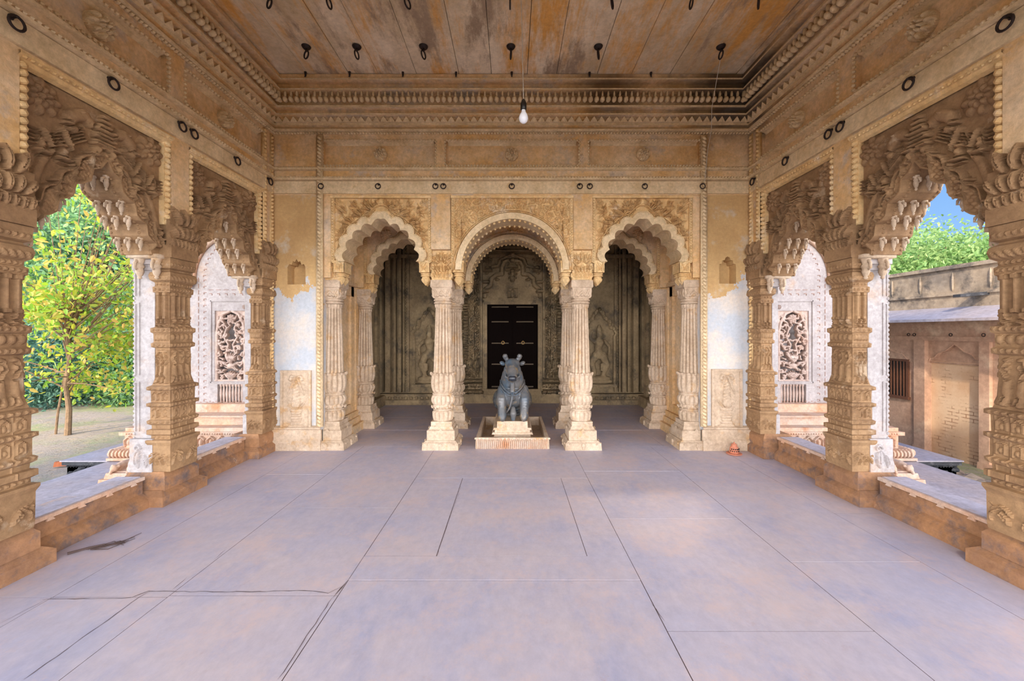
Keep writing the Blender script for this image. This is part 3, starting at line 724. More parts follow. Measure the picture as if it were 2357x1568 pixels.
# ================================================================ fluted columns
def sq(m, h, z0, z1, tz=0): m.box(-h, h, -h, h, z0, z1, tz)
COLM = {}
def column_meshes():
    m = MB(); sq(m,.232,0,.085,.006); sq(m,.226,.085,.10,.02); sq(m,.205,.10,.115,.012); sq(m,.178,.115,.235,.0); sq(m,.182,.235,.248,.02); sq(m,.155,.248,.285,.012); sq(m,.135,.285,.345)
    for a in range(4):
        R = Matrix.Rotation(a*PI/2, 4, 'Z'); t = MB(); t.ell((0,-.232,.06), (.03,.018,.03), 8, 5); t.ell((0,-.232,.025), (.018,.018,.02), 6, 4); t.wedge(-.03,.03,-.18,.235,.262,.012); t.ell((-.17,-.23,.075),(.014,.012,.014),6,4); t.ell((.17,-.23,.075),(.014,.012,.014),6,4); m.merge(t, R)
    COLM['plinth'] = m.mesh('plinth', M_PALE)
    P = [(.345,.125,0,8),(.35,.13,.05,12),(.40,.142,.16,12),(.45,.142,.16,12),(.468,.125,.1,12),(.474,.115),(.482,.128),(.498,.132),(.504,.118),(.512,.118),(.518,.14,.1,12),(.53,.135,.12,12),
         (.55,.125,.05,12),(.565,.14,.14,14),(.60,.158,.17,14),(.635,.158,.17,14),(.665,.142,.12,14),(.68,.125),(.686,.138),(.70,.138),(.706,.126),(.712,.124,.05,12),(.73,.142,.12,12),(.78,.158,.17,12),(.84,.162,.19,12),(.90,.155,.19,12),(.945,.15,.2,12),(.965,.156,.16,12),(.972,.118,.1,12)]
    m = MB(); m.lathe(P, 96)
    for i in range(12):
        a = 2*PI*i/12; m.ell((.158*math.cos(a),.158*math.sin(a),.955), (.018,.018,.022), 6, 4); m.ell((.148*math.cos(a),.148*math.sin(a),.52), (.014,.014,.016), 6, 4)
    COLM['vase_base'] = m.mesh('vase_base', M_PALE, False)
    m = MB(); m.lathe([(.965,.126,.26,14),(1.3,.116,.26,14),(1.6,.106,.26,14),(1.80,.100,.26,14),(1.815,.098,.05,14),(1.83,.108,.1,14),(1.865,.112,.12,14),(1.87,.1)], 112)
    COLM['fluted_shaft'] = m.mesh('fluted_shaft', M_PALE, False)
    m = MB(); m.lathe([(1.87,.095),(1.875,.116),(1.892,.120),(1.898,.104),(1.905,.104),(1.912,.122),(1.928,.122),(1.935,.105,0,8,.5),(1.96,.112,0,8,1),(2.0,.118,0,8,1),(2.05,.12,0,8,1),(2.075,.128,0,8,1),(2.085,.14,0,8,1)], 48)
    for a in range(4):
        R = Rel(-.11,.11,1.945,2.08,.006); R.line([(-.09,2.05),(-.05,1.97),(0,2.03),(.05,1.97),(.09,2.05)], .014, .022); R.blob(0,1.985,.03,.022,.028); R.blob(-.08,1.98,.02,.025,.022); R.blob(.08,1.98,.02,.025,.022)
        m.merge(R.panel(-.112,.01), Matrix.Rotation(a*PI/2, 4, 'Z'))
    m.box(-.142,.142,-.142,.142,2.085,2.175,.004)
    COLM['capital'] = m.mesh('capital', M_PALE, False)
    # lotus crest block that stands on the capital, against the strip above
    m = MB(); m.box(-.115,.115,-.115,.14,2.175,2.60)
    R = Rel(-.13,.13,2.175,2.66,.006)
    R.rect(-.12,.12,2.175,2.20,.012)
    for i in range(-3, 4): R.leaf(i*.033, 2.215, PI/2-i*.13, .10-abs(i)*.006, .021, 0, .03, 1)
    for i in range(-2, 3): R.leaf(i*.036, 2.29, PI/2-i*.3, .11, .026, 0, .05, 2)
    R.line([(-.10,2.32),(-.08,2.38),(-.03,2.415),(0,2.44),(.03,2.415),(.08,2.38),(.10,2.32)], .013, .05)
    for i in range(-2, 3): R.leaf(i*.042, 2.43, PI/2-i*.22, .14 if i%2 == 0 else .10, .027, -i*.15, .05, 3)
    for sx in (-1, 1): R.leaf(sx*.07, 2.36, PI/2-sx*.5, .14, .024, -sx*.6, .05, 2)
    msk = np.ones(R.H.shape, bool); U, V = np.meshgrid(R.U, R.Vv); msk &= ~((V > 2.56) & (R.H < .003))
    m.merge(R.panel(-.118, .02, msk))
    for sgn in (-1, 1):
        m.merge(R.panel(-.118, .02, msk & (V < 2.58)), Matrix.Rotation(sgn*PI/2, 4, 'Z'))
    COLM['lotus_crest'] = m.mesh('lotus_crest', M_OCHRE, False)
column_meshes()
def column(name, label, x, y, group='fluted columns and half columns of the porch'):
    t = thing(name, label, 'column' if name == 'fluted_column' else 'pilaster', (x,y,0), 0, group)
    for k, me in COLM.items():
        o = bpy.data.objects.new(k, me); COL.objects.link(o); o.parent = t
    return t
CY = YB+.20
column('fluted_column', 'front left fluted column, pale stone, left of the bull statue', -.91, CY)
column('fluted_column', 'front right fluted column, pale stone, right of the bull statue', .91, CY)
column('fluted_column', 'rear left fluted column, golden stain, behind the front left column', -.91, CY+RY)
column('fluted_column', 'rear right fluted column, behind the front right column', .91, CY+RY)
column('fluted_pilaster', 'front left half column beside the left pier', -2.36, CY)
column('fluted_pilaster', 'front right half column beside the right pier', 2.36, CY)
column('fluted_pilaster', 'rear left half column at the end of the porch side wall', -2.36, CY+RY)
column('fluted_pilaster', 'rear right half column at the end of the porch side wall', 2.36, CY+RY)
# ================================================================ carved square pillars of the side walls
TIER = [(.27,.030),(.30,.034),(.50,.036),(.53,.05),(.55,.05),(.555,.022),(.59,.022),(.60,.044),(.64,.044),(.645,.018),(.68,.02),(.69,.04),(.72,.044),(.73,.026),(.84,.026),(.845,.045),(.875,.045),(.88,.022),(.985,.024),(.99,.044),(1.02,.044),(1.03,.018),(1.10,.002),
        (1.36,.0),(1.365,.022),(1.40,.024),(1.41,.010),(1.49,.012),(1.50,.026),(1.54,.026),(1.545,.0),(1.60,-.004),(1.85,-.004),(1.855,.014),(1.90,.016),(1.91,.002),(1.94,.004),(1.96,.028),(2.0,.036),(2.03,.028),(2.045,.0),(2.06,.0),(2.065,.026),(2.15,.03),(2.16,.03)]
def tier(z): return np.interp(z, [a for a, b in TIER], [b for a, b in TIER])
def face_relief(hu, seed, rich=True):
    R = Rel(-hu, hu, .27, 2.16, .0065); r = random.Random(seed); k = hu/.115
    for sx in (-1, 1):
        R.spiral(sx*.062*k, .40, .038, .4*sx, 1.3, -sx, .012, .02); R.leaf(sx*.03*k, .34, PI/2-sx*.3, .13, .02, -sx*.8, .024, 2); R.leaf(sx*.10*k, .33, PI/2+sx*.1, .1, .014, sx*.7, .018, 1)
    for z, h in ((.575,.013),(.71,.012),(1.005,.011),(.86,.010),(1.52,.013),(1.385,.014),(1.88,.012),(1.925,.010),(2.10,.014)):
        n = int(2*hu/.026)
        for i in range(n): R.blob(-hu+(i+.5)*2*hu/n, z, .0105, h, .012)
    for i in (-1, 0, 1):      # little shrine niches
        u = i*.066*k; R.line([(u-.018,.75),(u-.018,.81),(u,.83),(u+.018,.81),(u+.018,.75)], .006, .012); R.blob(u, .775, .010, .02, .014)
        R.line([(u-.02,.90),(u-.02,.95),(u,.975),(u+.02,.95),(u+.02,.90)], .006, .012); R.blob(u, .92, .012, .022, .014)
        R.rect(u-.03, u-.026, .60, 1.0, .006)
    # tapering shrine tower and standing figures
    for sx in (-1, 0, 1):
        u = sx*.07*k; R.line([(u,1.07),(u,1.17),(u,1.26)], [.026,.020,.012], .026); R.line([(u-.02,1.1),(u-.03,1.06)], .008, .016)
        R.blob(u, 1.285, .017, .022, .03); R.line([(u,1.22),(u+.028*(1 if sx >= 0 else -1),1.27),(u+.012,1.33)], .008, .02); R.blob(u, 1.33, .026, .014, .02)
    for i in range(5): R.blob(-.09*k+i*.045*k, 1.455, .02, .03, .018)
    for sx in (-1, 0, 1):
        u = sx*.075*k; R.blob(u, 1.575, .026, .022, .028); R.blob(u, 1.605, .014, .016, .032); R.line([(u-.02,1.56),(u+.02,1.55)], .01, .024)
    n = 4 if k > .8 else 2
    for i in range(n):        # colonnettes
        u = (-hu+.03)+(2*hu-.06)*i/(n-1); R.line([(u,1.64),(u,1.83)], .0125, .024); R.rect(u-.018, u+.018, 1.825, 1.85, .03); R.rect(u-.016, u+.016, 1.62, 1.645, .028)
        R.blob(u, 1.84, .02, .018, .03)
    for i in range(7): R.blob(-hu+(i+.5)*2*hu/7, 1.975, .012, .03, .010, 0, .5)
    w = np.clip((hu-np.abs(R.U))/.016, 0, 1)[None]; R.H = R.H*w
    return R
def face_mesh(m, R, hu, hy, rot, cy, z0, z1, hu_ext=True):
    j0 = np.searchsorted(R.Vv, z0); j1 = min(len(R.Vv), np.searchsorted(R.Vv, z1)+1); V = R.Vv[j0:j1]; H = R.H[j0:j1]
    T = tier(V)[:, None]; s = R.U[None]/hu; X = s*(hu+T); Y = -(hy+T+H); Z = np.repeat(V[:, None], len(R.U), 1)
    c, n = math.cos(rot), math.sin(rot); nu = len(R.U); nv = len(V)
    v = np.stack([X*c-Y*n, cy+X*n+Y*c, Z], -1).reshape(-1, 3)
    i, j = np.meshgrid(np.arange(nu-1), np.arange(nv-1)); a = (j*nu+i).ravel(); m.add(v, np.stack([a, a+1, a+nu+1, a+nu], 1))
RF = face_relief(.115, 1); RS = face_relief(.062, 2)
def pillar_parts():
    out = {}
    for nm, z0, z1 in (('carved_foot', .27, 1.03), ('carved_shaft', 1.03, 1.545), ('colonnette_tier', 1.545, 2.16)):
        m = MB(); face_mesh(m, RF, .115, .062, 0, .062, z0, z1)
        # side faces: half depth .062, half width .115
        for rot in (PI/2, -PI/2): face_mesh(m, RS, .062, .115, rot, .062, z0, z1)
        t0 = float(tier(np.array([z0]))[()] if False else tier(z0)); t1 = float(tier(z1))
        m.box(-.112, .112, .004, .14, z0, z1)
        m.box(-.115-t1, .115+t1, .0-t1, .15, z1-.002, z1+.0005)
        out[nm] = (m.mesh(nm, M_BROWN, False))
    m = MB(); m.box(-.118,.118,.13,.31,.27,2.16); m.box(-.16,.16,.12,.33,.27,.34,.0); m.box(-.16,.16,.13,.33,.34,.50,.03); m.box(-.128,.128,.125,.31,.50,.56,.008)
    for s_ in (-1, 1):
        for z0, z1 in ((.62,1.05),(1.12,1.75),(1.82,2.05)):
            a, b = (s_*.118, s_*.126); m.box(min(a,b), max(a,b), .262, .272, z0, z1); m.box(min(a,b), max(a,b), .296, .306, z0, z1); m.box(min(a,b), max(a,b), .262, .306, z1, z1+.012)
        m.beads((s_*.118,.31,.5), (s_*.118,.31,2.1), .04, (.012,.012,.016), 5, 4)
        # leaf scrolls low on the pier
        R = Rel(-.1,.1,.30,.56,.006); R.leaf(-.02,.32,1.9,.2,.03,-1.2,.03,3); R.leaf(.05,.32,1.5,.14,.02,.9,.025,2); R.spiral(-.03,.48,.03,0,1.2,1,.01,.02)
        t = R.panel(-.155, .03); m.merge(t, Matrix.Translation((0,.22,0)) @ Matrix.Rotation(s_*PI/2, 4, 'Z'))
    m.box(-.15,.15,.10,.32,2.10,2.17,.0); m.box(-.135,.135,.10,.32,2.05,2.10)
    out['plaster_pier'] = m.mesh('plaster_pier', M_WHITE)
    m = MB(); m.box(-.25,.25,-.055,.36,0,.03,.0); m.box(-.25,.25,-.055,.36,.03,.085,.0); m.box(-.25,.25,-.055,.36,.085,.125,.05)
    m.box(-.19,.19,-.02,.35,.12,.15,0); m.box(-.19,.19,-.02,.35,.15,.225,.0); m.box(-.19,.19,-.02,.35,.225,.272,.035)
    out['stepped_plinth'] = m.mesh('stepped_plinth', M_SILL)
    m = MB(); m.box(-.15,.15,-.045,.33,2.16,2.27); m.box(-.125,.125,-.02,.33,2.27,2.56)
    R = Rel(-.15,.15,2.18,2.66,.006)
    for i in range(-3, 4): R.leaf(i*.04, 2.27, PI/2-i*.1, .12-abs(i)*.008, .026, 0, .035, 1)
    for i in range(-2, 3): R.leaf(i*.045, 2.36, PI/2-i*.28, .13, .03, -i*.1, .055, 2)
    for i in range(-1, 2): R.leaf(i*.055, 2.48, PI/2-i*.3, .16, .032, -i*.3, .055, 3)
    U, V = np.meshgrid(R.U, R.Vv); msk = ~((V > 2.50) & (R.H < .003))
    m.merge(R.panel(-.03, .03, msk))
    out['leaf_crown'] = m.mesh('leaf_crown', M_BROWN)
    # scroll brackets that carry the arch on both sides
    m = MB()
    for s_ in (1,):
        for y in (.07, .22):
            m.lathe([(1.965,.004),(1.975,.018),(1.99,.012),(2.0,.022,.2,8),(2.03,.032,.2,8),(2.06,.026,.15,8),(2.07,.034),(2.085,.034),(2.095,.024),(2.12,.036,.15,8),(2.145,.04)], 16, s_*.165, y); m.tube([(s_*.19,y,2.13),(s_*.212,y,2.10),(s_*.214,y,2.06),(s_*.196,y,2.045),(s_*.188,y,2.06)], [.014,.013,.010,.007,.003], 6)
        m.box(min(s_*.10,s_*.21), max(s_*.10,s_*.21), .02, .30, 2.145, 2.18)
    out['scroll_bracket'] = m.mesh('scroll_bracket', M_PALE, True)
    return out
PILM = pillar_parts()
CORNER = MB(); CORNER.box(-.118,.118,.13,.20,.27,2.16); CORNER.box(-.14,.14,.12,.21,.27,.50,.0); CORNER.box(-.15,.15,.10,.21,2.05,2.17)
CORNER = CORNER.mesh('plaster_pier', M_WHITE)
def pillar(side, u, label):
    loc, rz = SIDES[side]; p = Vector((u,0,0)); p.rotate(Euler((0,0,rz))); t = thing('carved_pillar', label, 'pillar', Vector(loc)+p, rz, 'carved square pillars of the side walls')
    for k, me in PILM.items():
        if k == 'plaster_pier' and abs(u) > 4.5: me = CORNER
        o = bpy.data.objects.new(k, me); COL.objects.link(o); o.parent = t
    o = bpy.data.objects.new('scroll_bracket', PILM['scroll_bracket']); COL.objects.link(o); o.parent = t; o.scale = (-1,1,1)
BAYC = (4.305, 3.01, 1.715); PC = (4.953, 3.656, 2.363, 1.07)
for side, s_ in (('left',1),('right',-1)):
    pillar(side, s_*PC[0], 'carved %s corner pillar, half built into the back corner' % side)
    pillar(side, s_*PC[1], 'carved %s side pillar between the two %s arches, pale flank' % (side, side))
    pillar(side, s_*PC[2], 'carved brown pillar cut by the %s edge of the photo' % side)
    w = MB()
    for c in PC[1:]: w.box(s_*c-.097, s_*c+.097, 0, .34, 2.50, 3.25)
    w.box(min(s_*4.86,s_*5.08), max(s_*4.86,s_*5.08), 0, .34, 2.5, 3.25); w.box(min(s_*4.86,s_*5.08), max(s_*4.86,s_*5.08), .02, .20, 0, 2.5)
    w.box(min(s_*(YF),s_*1.18), max(s_*YF,s_*1.18), .0, .34, 2.9, 3.25)
    loc, rz = SIDES[side]; struct('wall_%s_strips' % side, w, M_ENTAB, loc, rz)

# ---------------------------------------------------------------- stepped arches with creatures
OPEN = [(0,2.79),(.045,2.72),(.10,2.69),(.115,2.60),(.17,2.56),(.215,2.54),(.235,2.45),(.27,2.42),(.32,2.40),(.335,2.31),(.37,2.28),(.41,2.26),(.425,2.17)]
def stepped_arch():
    hw = .60; zs = 2.17; R = Rel(-hw, hw, 2.15, 3.23, .0058); r = random.Random(4)
    for sx in (-1, 1):
        P = lambda *a: [(sx*x, y) for x, y in a]
        # deep corner flower
        R.ros(sx*.40, 3.05, .125, .075, 8)
        # creature: body, head and feathered tail
        A = [(.15,2.965),(.27,2.875),(.38,2.815),(.515,2.80)]
        for k in range(5):
            o = k*.0185; q = [(x-.35*o, y-o) for x, y in A]; q[-1] = (.515, 2.80+.02-o*1.5); R.line(P(*q), .0088, .060+.006*(k % 2))
        for a, b in ((.27,2.875),(.38,2.815)): R.line(P((a+.014,b+.024),(a-.045,b-.10)), .0095, .078)
        R.line(P((.09,3.03),(.15,3.06),(.21,3.02),(.235,2.96)), [.035,.045,.042,.03], .085)
        R.blob(sx*.215, 2.93, .035, .03, .085); R.blob(sx*.17, 3.065, .013, .013, .115); R.line(P((.235,2.955),(.27,2.95)), .012, .08)
        # long stalk falling to the springing
        R.line(P((.33,2.72),(.40,2.60),(.44,2.46),(.505,2.37)), [.018,.026,.028,.016], .05)
        # squat seated figures on the steps
        for (u, v, s) in ((.27,2.70,1.0),(.40,2.70,.8),(.485,2.33,.85)):
            R.rect(sx*u-.045*s, sx*u+.045*s, v-.05*s, v-.03*s, .07); R.blob(sx*u, v, .046*s, .038*s, .075); R.blob(sx*u, v+.045*s, .026*s, .03*s, .08); R.blob(sx*u, v+.085*s, .034*s, .012*s, .07)
            R.line([(sx*u-.04*s,v-.01),(sx*u+.04*s,v-.015)], .012, .085)
        # small leaves filling the ground
    for v, w_ in ((2.90,.075),(2.925,.06),(2.96,.07),(2.99,.05),(3.02,.058),(3.05,.036),(3.085,.028),(3.12,.016)): R.line([(-w_,v),(w_,v)], .017, .085)
    R.H = R.H*.66; U, V = np.meshgrid(R.U, R.Vv); d = dist_field(R, OPEN)
    fb = bottom_fn(OPEN, .425, zs); B = np.array([fb(u) for u in R.U])[None]
    n1 = (np.sin(U*150)*np.sin(V*140+U*40))
    band = np.where(d < .012, .055, np.where(d < .07, .04+.008*n1, np.where(d < .082, .012, np.where(d < .10, .05, 0))))
    inb = (d < .10) & (V > 2.24)
    R.H = np.where(inb, band, R.H)
    # roofed little niches on the flat treads
    for sx in (-1, 1):
        for u, v in ((.10,2.74),(.215,2.60),(.315,2.46),(.055,2.83)):
            R.rect(sx*u-.03, sx*u+.03, v-.02, v-.008, .065); R.blob(sx*u, v+.025, .026, .035, .065); R.rect(sx*u-.036, sx*u+.036, v+.055, v+.07, .07)
    m = arch_plate(R, fb, hw, 3.235, .27, 0, int(2*hw/.006), zs)
    return m, hw
def pendant_figure(size=1.0):
    m = MB()
    for y in (.03, .13, .22):
        m.lathe([(-.115,.003),(-.105,.010),(-.095,.006),(-.085,.012,.15,6),(-.06,.018,.2,6),(-.04,.014,.1,6),(-.03,.017),(-.022,.012),(-.012,.020),(0,.022)], 12, 0, y)
        m.tube([(.012,y,-.015),(.032,y,-.03),(.036,y,-.055),(.022,y,-.06)], [.010,.010,.007,.003], 6)
    return m
PF_ME = pendant_figure().mesh('pendant_figure', M_PALE, True)
def make_side_arch(side, c, label):
    loc, rz = SIDES[side]; p = Vector((c,.065,0)); p.rotate(Euler((0,0,rz))); t = thing('stepped_arch', label, 'arch', Vector(loc)+p, rz, 'stepped creature arches of the side walls')
    global SAM
    if 'SAM' not in globals():
        m, hw = stepped_arch(); SAM = {'spandrel': m.mesh('spandrel', M_BROWN, False)}
        f = MB()
        for sx in (-1, 1):
            x = sx*.525; f.box(x-.03, x+.03, -.045, .02, 2.45, 3.2); z = 2.47
            while z < 3.18: f.ell((x, -.05, z), (.03,.028,.024), 8, 5, Euler((0,.55*sx,0))); z += .05
        f.sweep([(.02,3.235),(.085,3.24),(.085,3.225),(.06,3.205),(.05,3.18),(.02,3.165)][::-1], -.56, .56); f.beads((-.55,-.075,3.215), (.55,-.075,3.215), .04, (.015,.012,.012), 5, 4)
        SAM['beaded_frame'] = f.mesh('beaded_frame', M_OCHRE, False)
        b = MB()
        for sx in (-1, 1):
            for u, v in resample(offset_pts(OPEN, -.004), .034):
                b.ell((sx*u, .02, v), (.013,.016,.013), 6, 4); b.ell((sx*u, .255, v), (.013,.016,.013), 6, 4)
        SAM['beaded_edging'] = b.mesh('beaded_edging', M_BROWN, True)
    for k, me in SAM.items():
        o = bpy.data.objects.new(k, me); COL.objects.link(o); o.parent = t
    for u, v in ((.07,2.71),(.19,2.555),(.25,2.45),(.355,2.30)):
        for sx in (-1, 1):
            o = bpy.data.objects.new('pendant_figure', PF_ME); COL.objects.link(o); o.parent = t; o.location = (sx*u, .0, v); o.scale = (-sx, 1, 1)
for side, s_ in (('left',1),('right',-1)):
    make_side_arch(side, s_*BAYC[0], 'far %s side arch carved with creatures, framing the pierced screen' % side)
    make_side_arch(side, s_*BAYC[1], 'large near %s side arch with winged creatures, opening on the %s' % (side, 'trees' if side == 'left' else 'blue sky'))
    make_side_arch(side, s_*BAYC[2], 'nearest %s side arch, almost wholly outside the photo' % side)

# ---------------------------------------------------------------- low sill walls between the pillars
def sill_parts():
    m = MB(); L = .40
    m.sweep([(-.06,0),(-.06,.055),(-.072,.075),(-.10,.105),(-.12,.12)], -L, L); m.box(-L, L, .125, .36, 0, .25)
    m.sweep([(-.12,.12),(-.12,.225),(-.108,.232),(-.108,.246),(-.12,.25)], -L, L)
    a = m.mesh('sill_block', M_SILL)
    m = MB(); m.box(-L, L, .10, .125, .236, .262)
    for i in range(4):
        u = -L+.1+i*.2; m.wedge(u-.025, u+.025, .105, .222, .262, .012)
    c = MB(); c.box(-L, L, .135, .345, .24, .264, .003)
    return a, m.mesh('top_rail', M_PEACH), c.mesh('coping', M_COPE)
M_COPE = stone('coping_slab', hexc(200,194,204), hexc(184,176,184), hexc(208,184,170), 2, 24, .3)
SB, TR, CO = sill_parts()
for side, s_ in (('left',1),('right',-1)):
    loc, rz = SIDES[side]
    for c, nm in zip(BAYC, ('far', 'near', 'nearest')):
        p = Vector((s_*c,0,0)); p.rotate(Euler((0,0,rz)))
        t = thing('sill_wall', 'low rust-coloured sill wall under the %s %s side arch' % (nm, side), 'low wall', Vector(loc)+p, rz, 'low sill walls between the side pillars')
        for me in (SB, TR, CO):
            o = bpy.data.objects.new(me.name.split('.')[0], me); COL.objects.link(o); o.parent = t

# ================================================================ iron rings, lamp, wire
def torus(m, c, R, r, ax='y', n=20):
    P = []
    for i in range(n):
        a = 2*PI*i/n; P.append((c[0]+R*math.cos(a), c[1], c[2]+R*math.sin(a)) if ax == 'y' else (c[0], c[1]+R*math.cos(a), c[2]+R*math.sin(a)))
    m.tube(P, r, 6, True)
WR = MB(); torus(WR, (0,-.03,-.03), .032, .0065); WR = WR.mesh('ring', M_IRON, True)
WS = MB(); WS.tube([(0,.01,0),(0,-.03,.002),(0,-.038,-.004)], [.009,.008,.007], 6); WS.ell((0,0,0), (.014,.008,.014), 8, 4); WS = WS.mesh('staple', M_IRON, True)
def wall_ring(side, u, z, label, sc=1.0):
    loc, rz = SIDES[side]; p = Vector((u,-.022,z)); p.rotate(Euler((0,0,rz)))
    t = thing('iron_wall_ring', label, 'ring', Vector(loc)+p, rz, 'iron rings on the band above the arches'); t.scale = (sc,)*3
    for me in (WS, WR): o = bpy.data.objects.new(me.name.split('.')[0], me); COL.objects.link(o); o.parent = t
bl = [(-2.41,'at the left end of the back band'),(-1.69,'above the peak of the front left cusped arch'),(-.965,'above the left column, left one of the pair'),(-.865,'above the left column, right one of the pair'),(0,'above the front round arch'),(.86,'above the right column, left one of the pair'),(.985,'above the right column, right one of the pair'),(1.68,'above the peak of the front right cusped arch'),(2.41,'at the right end of the back band')]
for u, s in bl: wall_ring('back', u, 3.375, 'small iron ring '+s)
for side, s_ in (('left',1),('right',-1)):
    for u, w_ in ((4.926,'nearest the back corner'),(4.336,'over the far arch'),(3.745,'over the middle pillar, farther one of the pair'),(3.61,'over the middle pillar, nearer one of the pair'),(2.985,'over the near arch'),(2.40,'at the upper edge of the photo')):
        wall_ring(side, s_*u, 3.40, 'iron ring, %s wall band, %s' % (side, w_), 1.25)
CP = MB(); CP.lathe([(-.03,.006),(-.028,.03),(-.012,.045),(0,.05)], 16); CP.tube([(0,0,-.02),(0,0,-.055)], .012, 6); CPm = CP.mesh('hook_plate', M_IRON, True)
def cr(r): 
    m = MB(); torus(m, (0,0,-.05-r), r, .008, 'x', 18); return m.mesh('ring', M_IRON, True)
CRm = cr(.042)
rows = [(4.42, (-2.28,-1.72,-.98,-.01,.96,2.32), 'far row'), (3.73, (-2.27,-1.71,-.976,-.016,.94,1.68,2.31), 'row at the photo edge')]
nth = ('first','second','third','fourth','fifth','sixth','seventh')
for y, xs, w_ in rows:
    for i, x in enumerate(xs):
        t = thing('iron_ceiling_ring', 'iron ring on the ceiling, %s from the left, %s' % (nth[i], w_), 'ring', (x,y,4.672), random.uniform(-.5,.5) if i != 0 else 1.0, 'iron rings hanging from the ceiling')
        for me in (CPm, CRm): o = bpy.data.objects.new(me.name.split('.')[0], me); COL.objects.link(o); o.parent = t
for x in (-2.52,-1.98,-1.33,-.68,0,.95,1.7):
    m = MB(); m.tube([(0,0,.03),(0,0,-.05)], [.02,.008], 6); m.tube([(0,0,-.045),(0,-.015,-.06)], .008, 5); o = obj('iron_hook', m, M_IRON, None, (x,4.865,4.675)); tag(o, 'short iron hook stub in the ceiling, along the back cornice', 'hook', 'hook stubs along the back cornice', 'thing')
M_CORD = flat('pale_cord', hexc(200,190,175), .7); M_BLACK = flat('black_plastic', hexc(22,18,16), .4)
t = thing('hanging_bulb', 'white light bulb in a black socket hanging on a long cord', 'light bulb', (.09,3.05,3.15))
m = MB(); m.tube([(0,0,.13),(-.01,0,.6),(-.035,0,1.57)], .0028, 5); obj('cord', m, M_CORD, t)
m = MB(); m.lathe([(.05,.019),(.055,.023),(.10,.023),(.125,.014),(.135,.006)], 20); obj('socket', m, M_BLACK, t, smooth=True)
gb = NT('white_bulb_glass', .2); gb.col(hexc(240,240,245))
m = MB(); m.lathe([(-.05,.004),(-.048,.014),(-.036,.028),(-.016,.036),(.004,.034),(.022,.025),(.036,.017),(.052,.015)], 24); obj('bulb', m, gb.m, t, smooth=True)
m = MB(); m.tube([(2.32,4.42,4.56),(2.36,4.6,4.38),(2.41,4.8,4.2),(2.47,4.93,4.0),(2.46,5.0,3.8),(2.43,5.02,3.4)], .0035, 5); tag(obj('loose_wire', m, M_CORD), 'thin white wire running from a ceiling ring down the right pier', 'wire', None, 'thing')

# ================================================================ inner hall behind the porch
HB = 8.4
w = MB(); w.box(-2.9,-.62,HB,HB+.3,0,3.9); w.box(.64,2.9,HB,HB+.3,0,3.9); w.box(-.62,.64,HB,HB+.3,3.2,3.9); w.box(-.62,.64,HB,HB+.3,0,.28)
for s_ in (-1, 1):
    X = lambda a, b: (min(s_*a,s_*b), max(s_*a,s_*b))
    for a, b, d in ((2.15,2.2,.05),(2.24,2.27,.09),(2.3,2.36,.13),(2.42,2.46,.10),(2.52,2.62,.16),(2.68,2.72,.2),(1.15,1.19,.10),(1.23,1.3,.06)): w.box(*X(a,b), HB-d, HB+.05, .25, 3.9)
    w.beads((s_*2.22,HB-.04,.3), (s_*2.22,HB-.04,3.7), .06, (.018,.02,.022), 5, 4)
    for a, d, z0, z1 in ((1.12,.20,0,.10),(1.14,.14,.10,.17),(1.12,.17,.17,.22)): w.box(*X(a,2.75), HB-d, HB+.05, z0, z1, .008)
    for k in range(14): w.ell((s_*(1.2+.11*k), HB-.16, .14), (.045,.05,.035), 6, 4)
    w.box(*X(2.75,3.0), YB+RY+.3, HB+.3, 0, 3.9)
    for k in range(4): w.box(*X(2.70,2.76), 6.8+.4*k, 6.95+.4*k, .2, 3.9)
    w.box(*X(2.6,2.76), YB+RY+.3, HB, 0, .2, .01)
struct('wall_inner', w, M_INNER)
w = MB(); w.box(-3,3,YB+RY+.3,HB+.3,3.85,4.0); w.box(-2.7,2.7,HB-.12,HB,3.05,3.12); struct('ceiling_inner', w, M_INNER)

M_DOOR = flat('dark_door_wood', hexc(20,12,9), .95, 0, .3); [n for n in M_DOOR.node_tree.nodes if n.type == 'BSDF_PRINCIPLED'][0].inputs['Specular IOR Level'].default_value = .1; M_BRASS = flat('brass', hexc(190,150,90), .4, .8)
dr = MB(); dr.box(-.6,.6,.03,.1,.2,2.3)
for s_ in (-1, 1):
    X = lambda a, b: (min(s_*a,s_*b), max(s_*a,s_*b))
    dr.box(*X(.01,.53), 0, .05, .30, 2.08)
    for a, b in ((.03,.10),(.44,.51),(.25,.29)): dr.box(*X(a,b), -.02, 0, .32, 2.06, .004)
d = struct('door_1', dr, M_DOOR, (0.015,HB-.02,0), label='dark double door with cross battens')
M_BATTEN = flat('worn_batten_wood', hexc(104,84,58), .6)
for s_ in (-1, 1):
    for z in (.36,.83,1.27,1.72,2.03):
        obj('door_batten', MB().box(min(s_*.08,s_*.44), max(s_*.08,s_*.44), -.035, 0, z-.011, z+.011, .004), M_BATTEN, d)
for x in (-.2, .22):
    m = MB(); torus(m, (x,-.045,1.28), .03, .007); m.ell((x,-.04,1.31), (.014,.014,.014), 8, 5); obj('door_ring', m, M_BRASS, d, smooth=True)
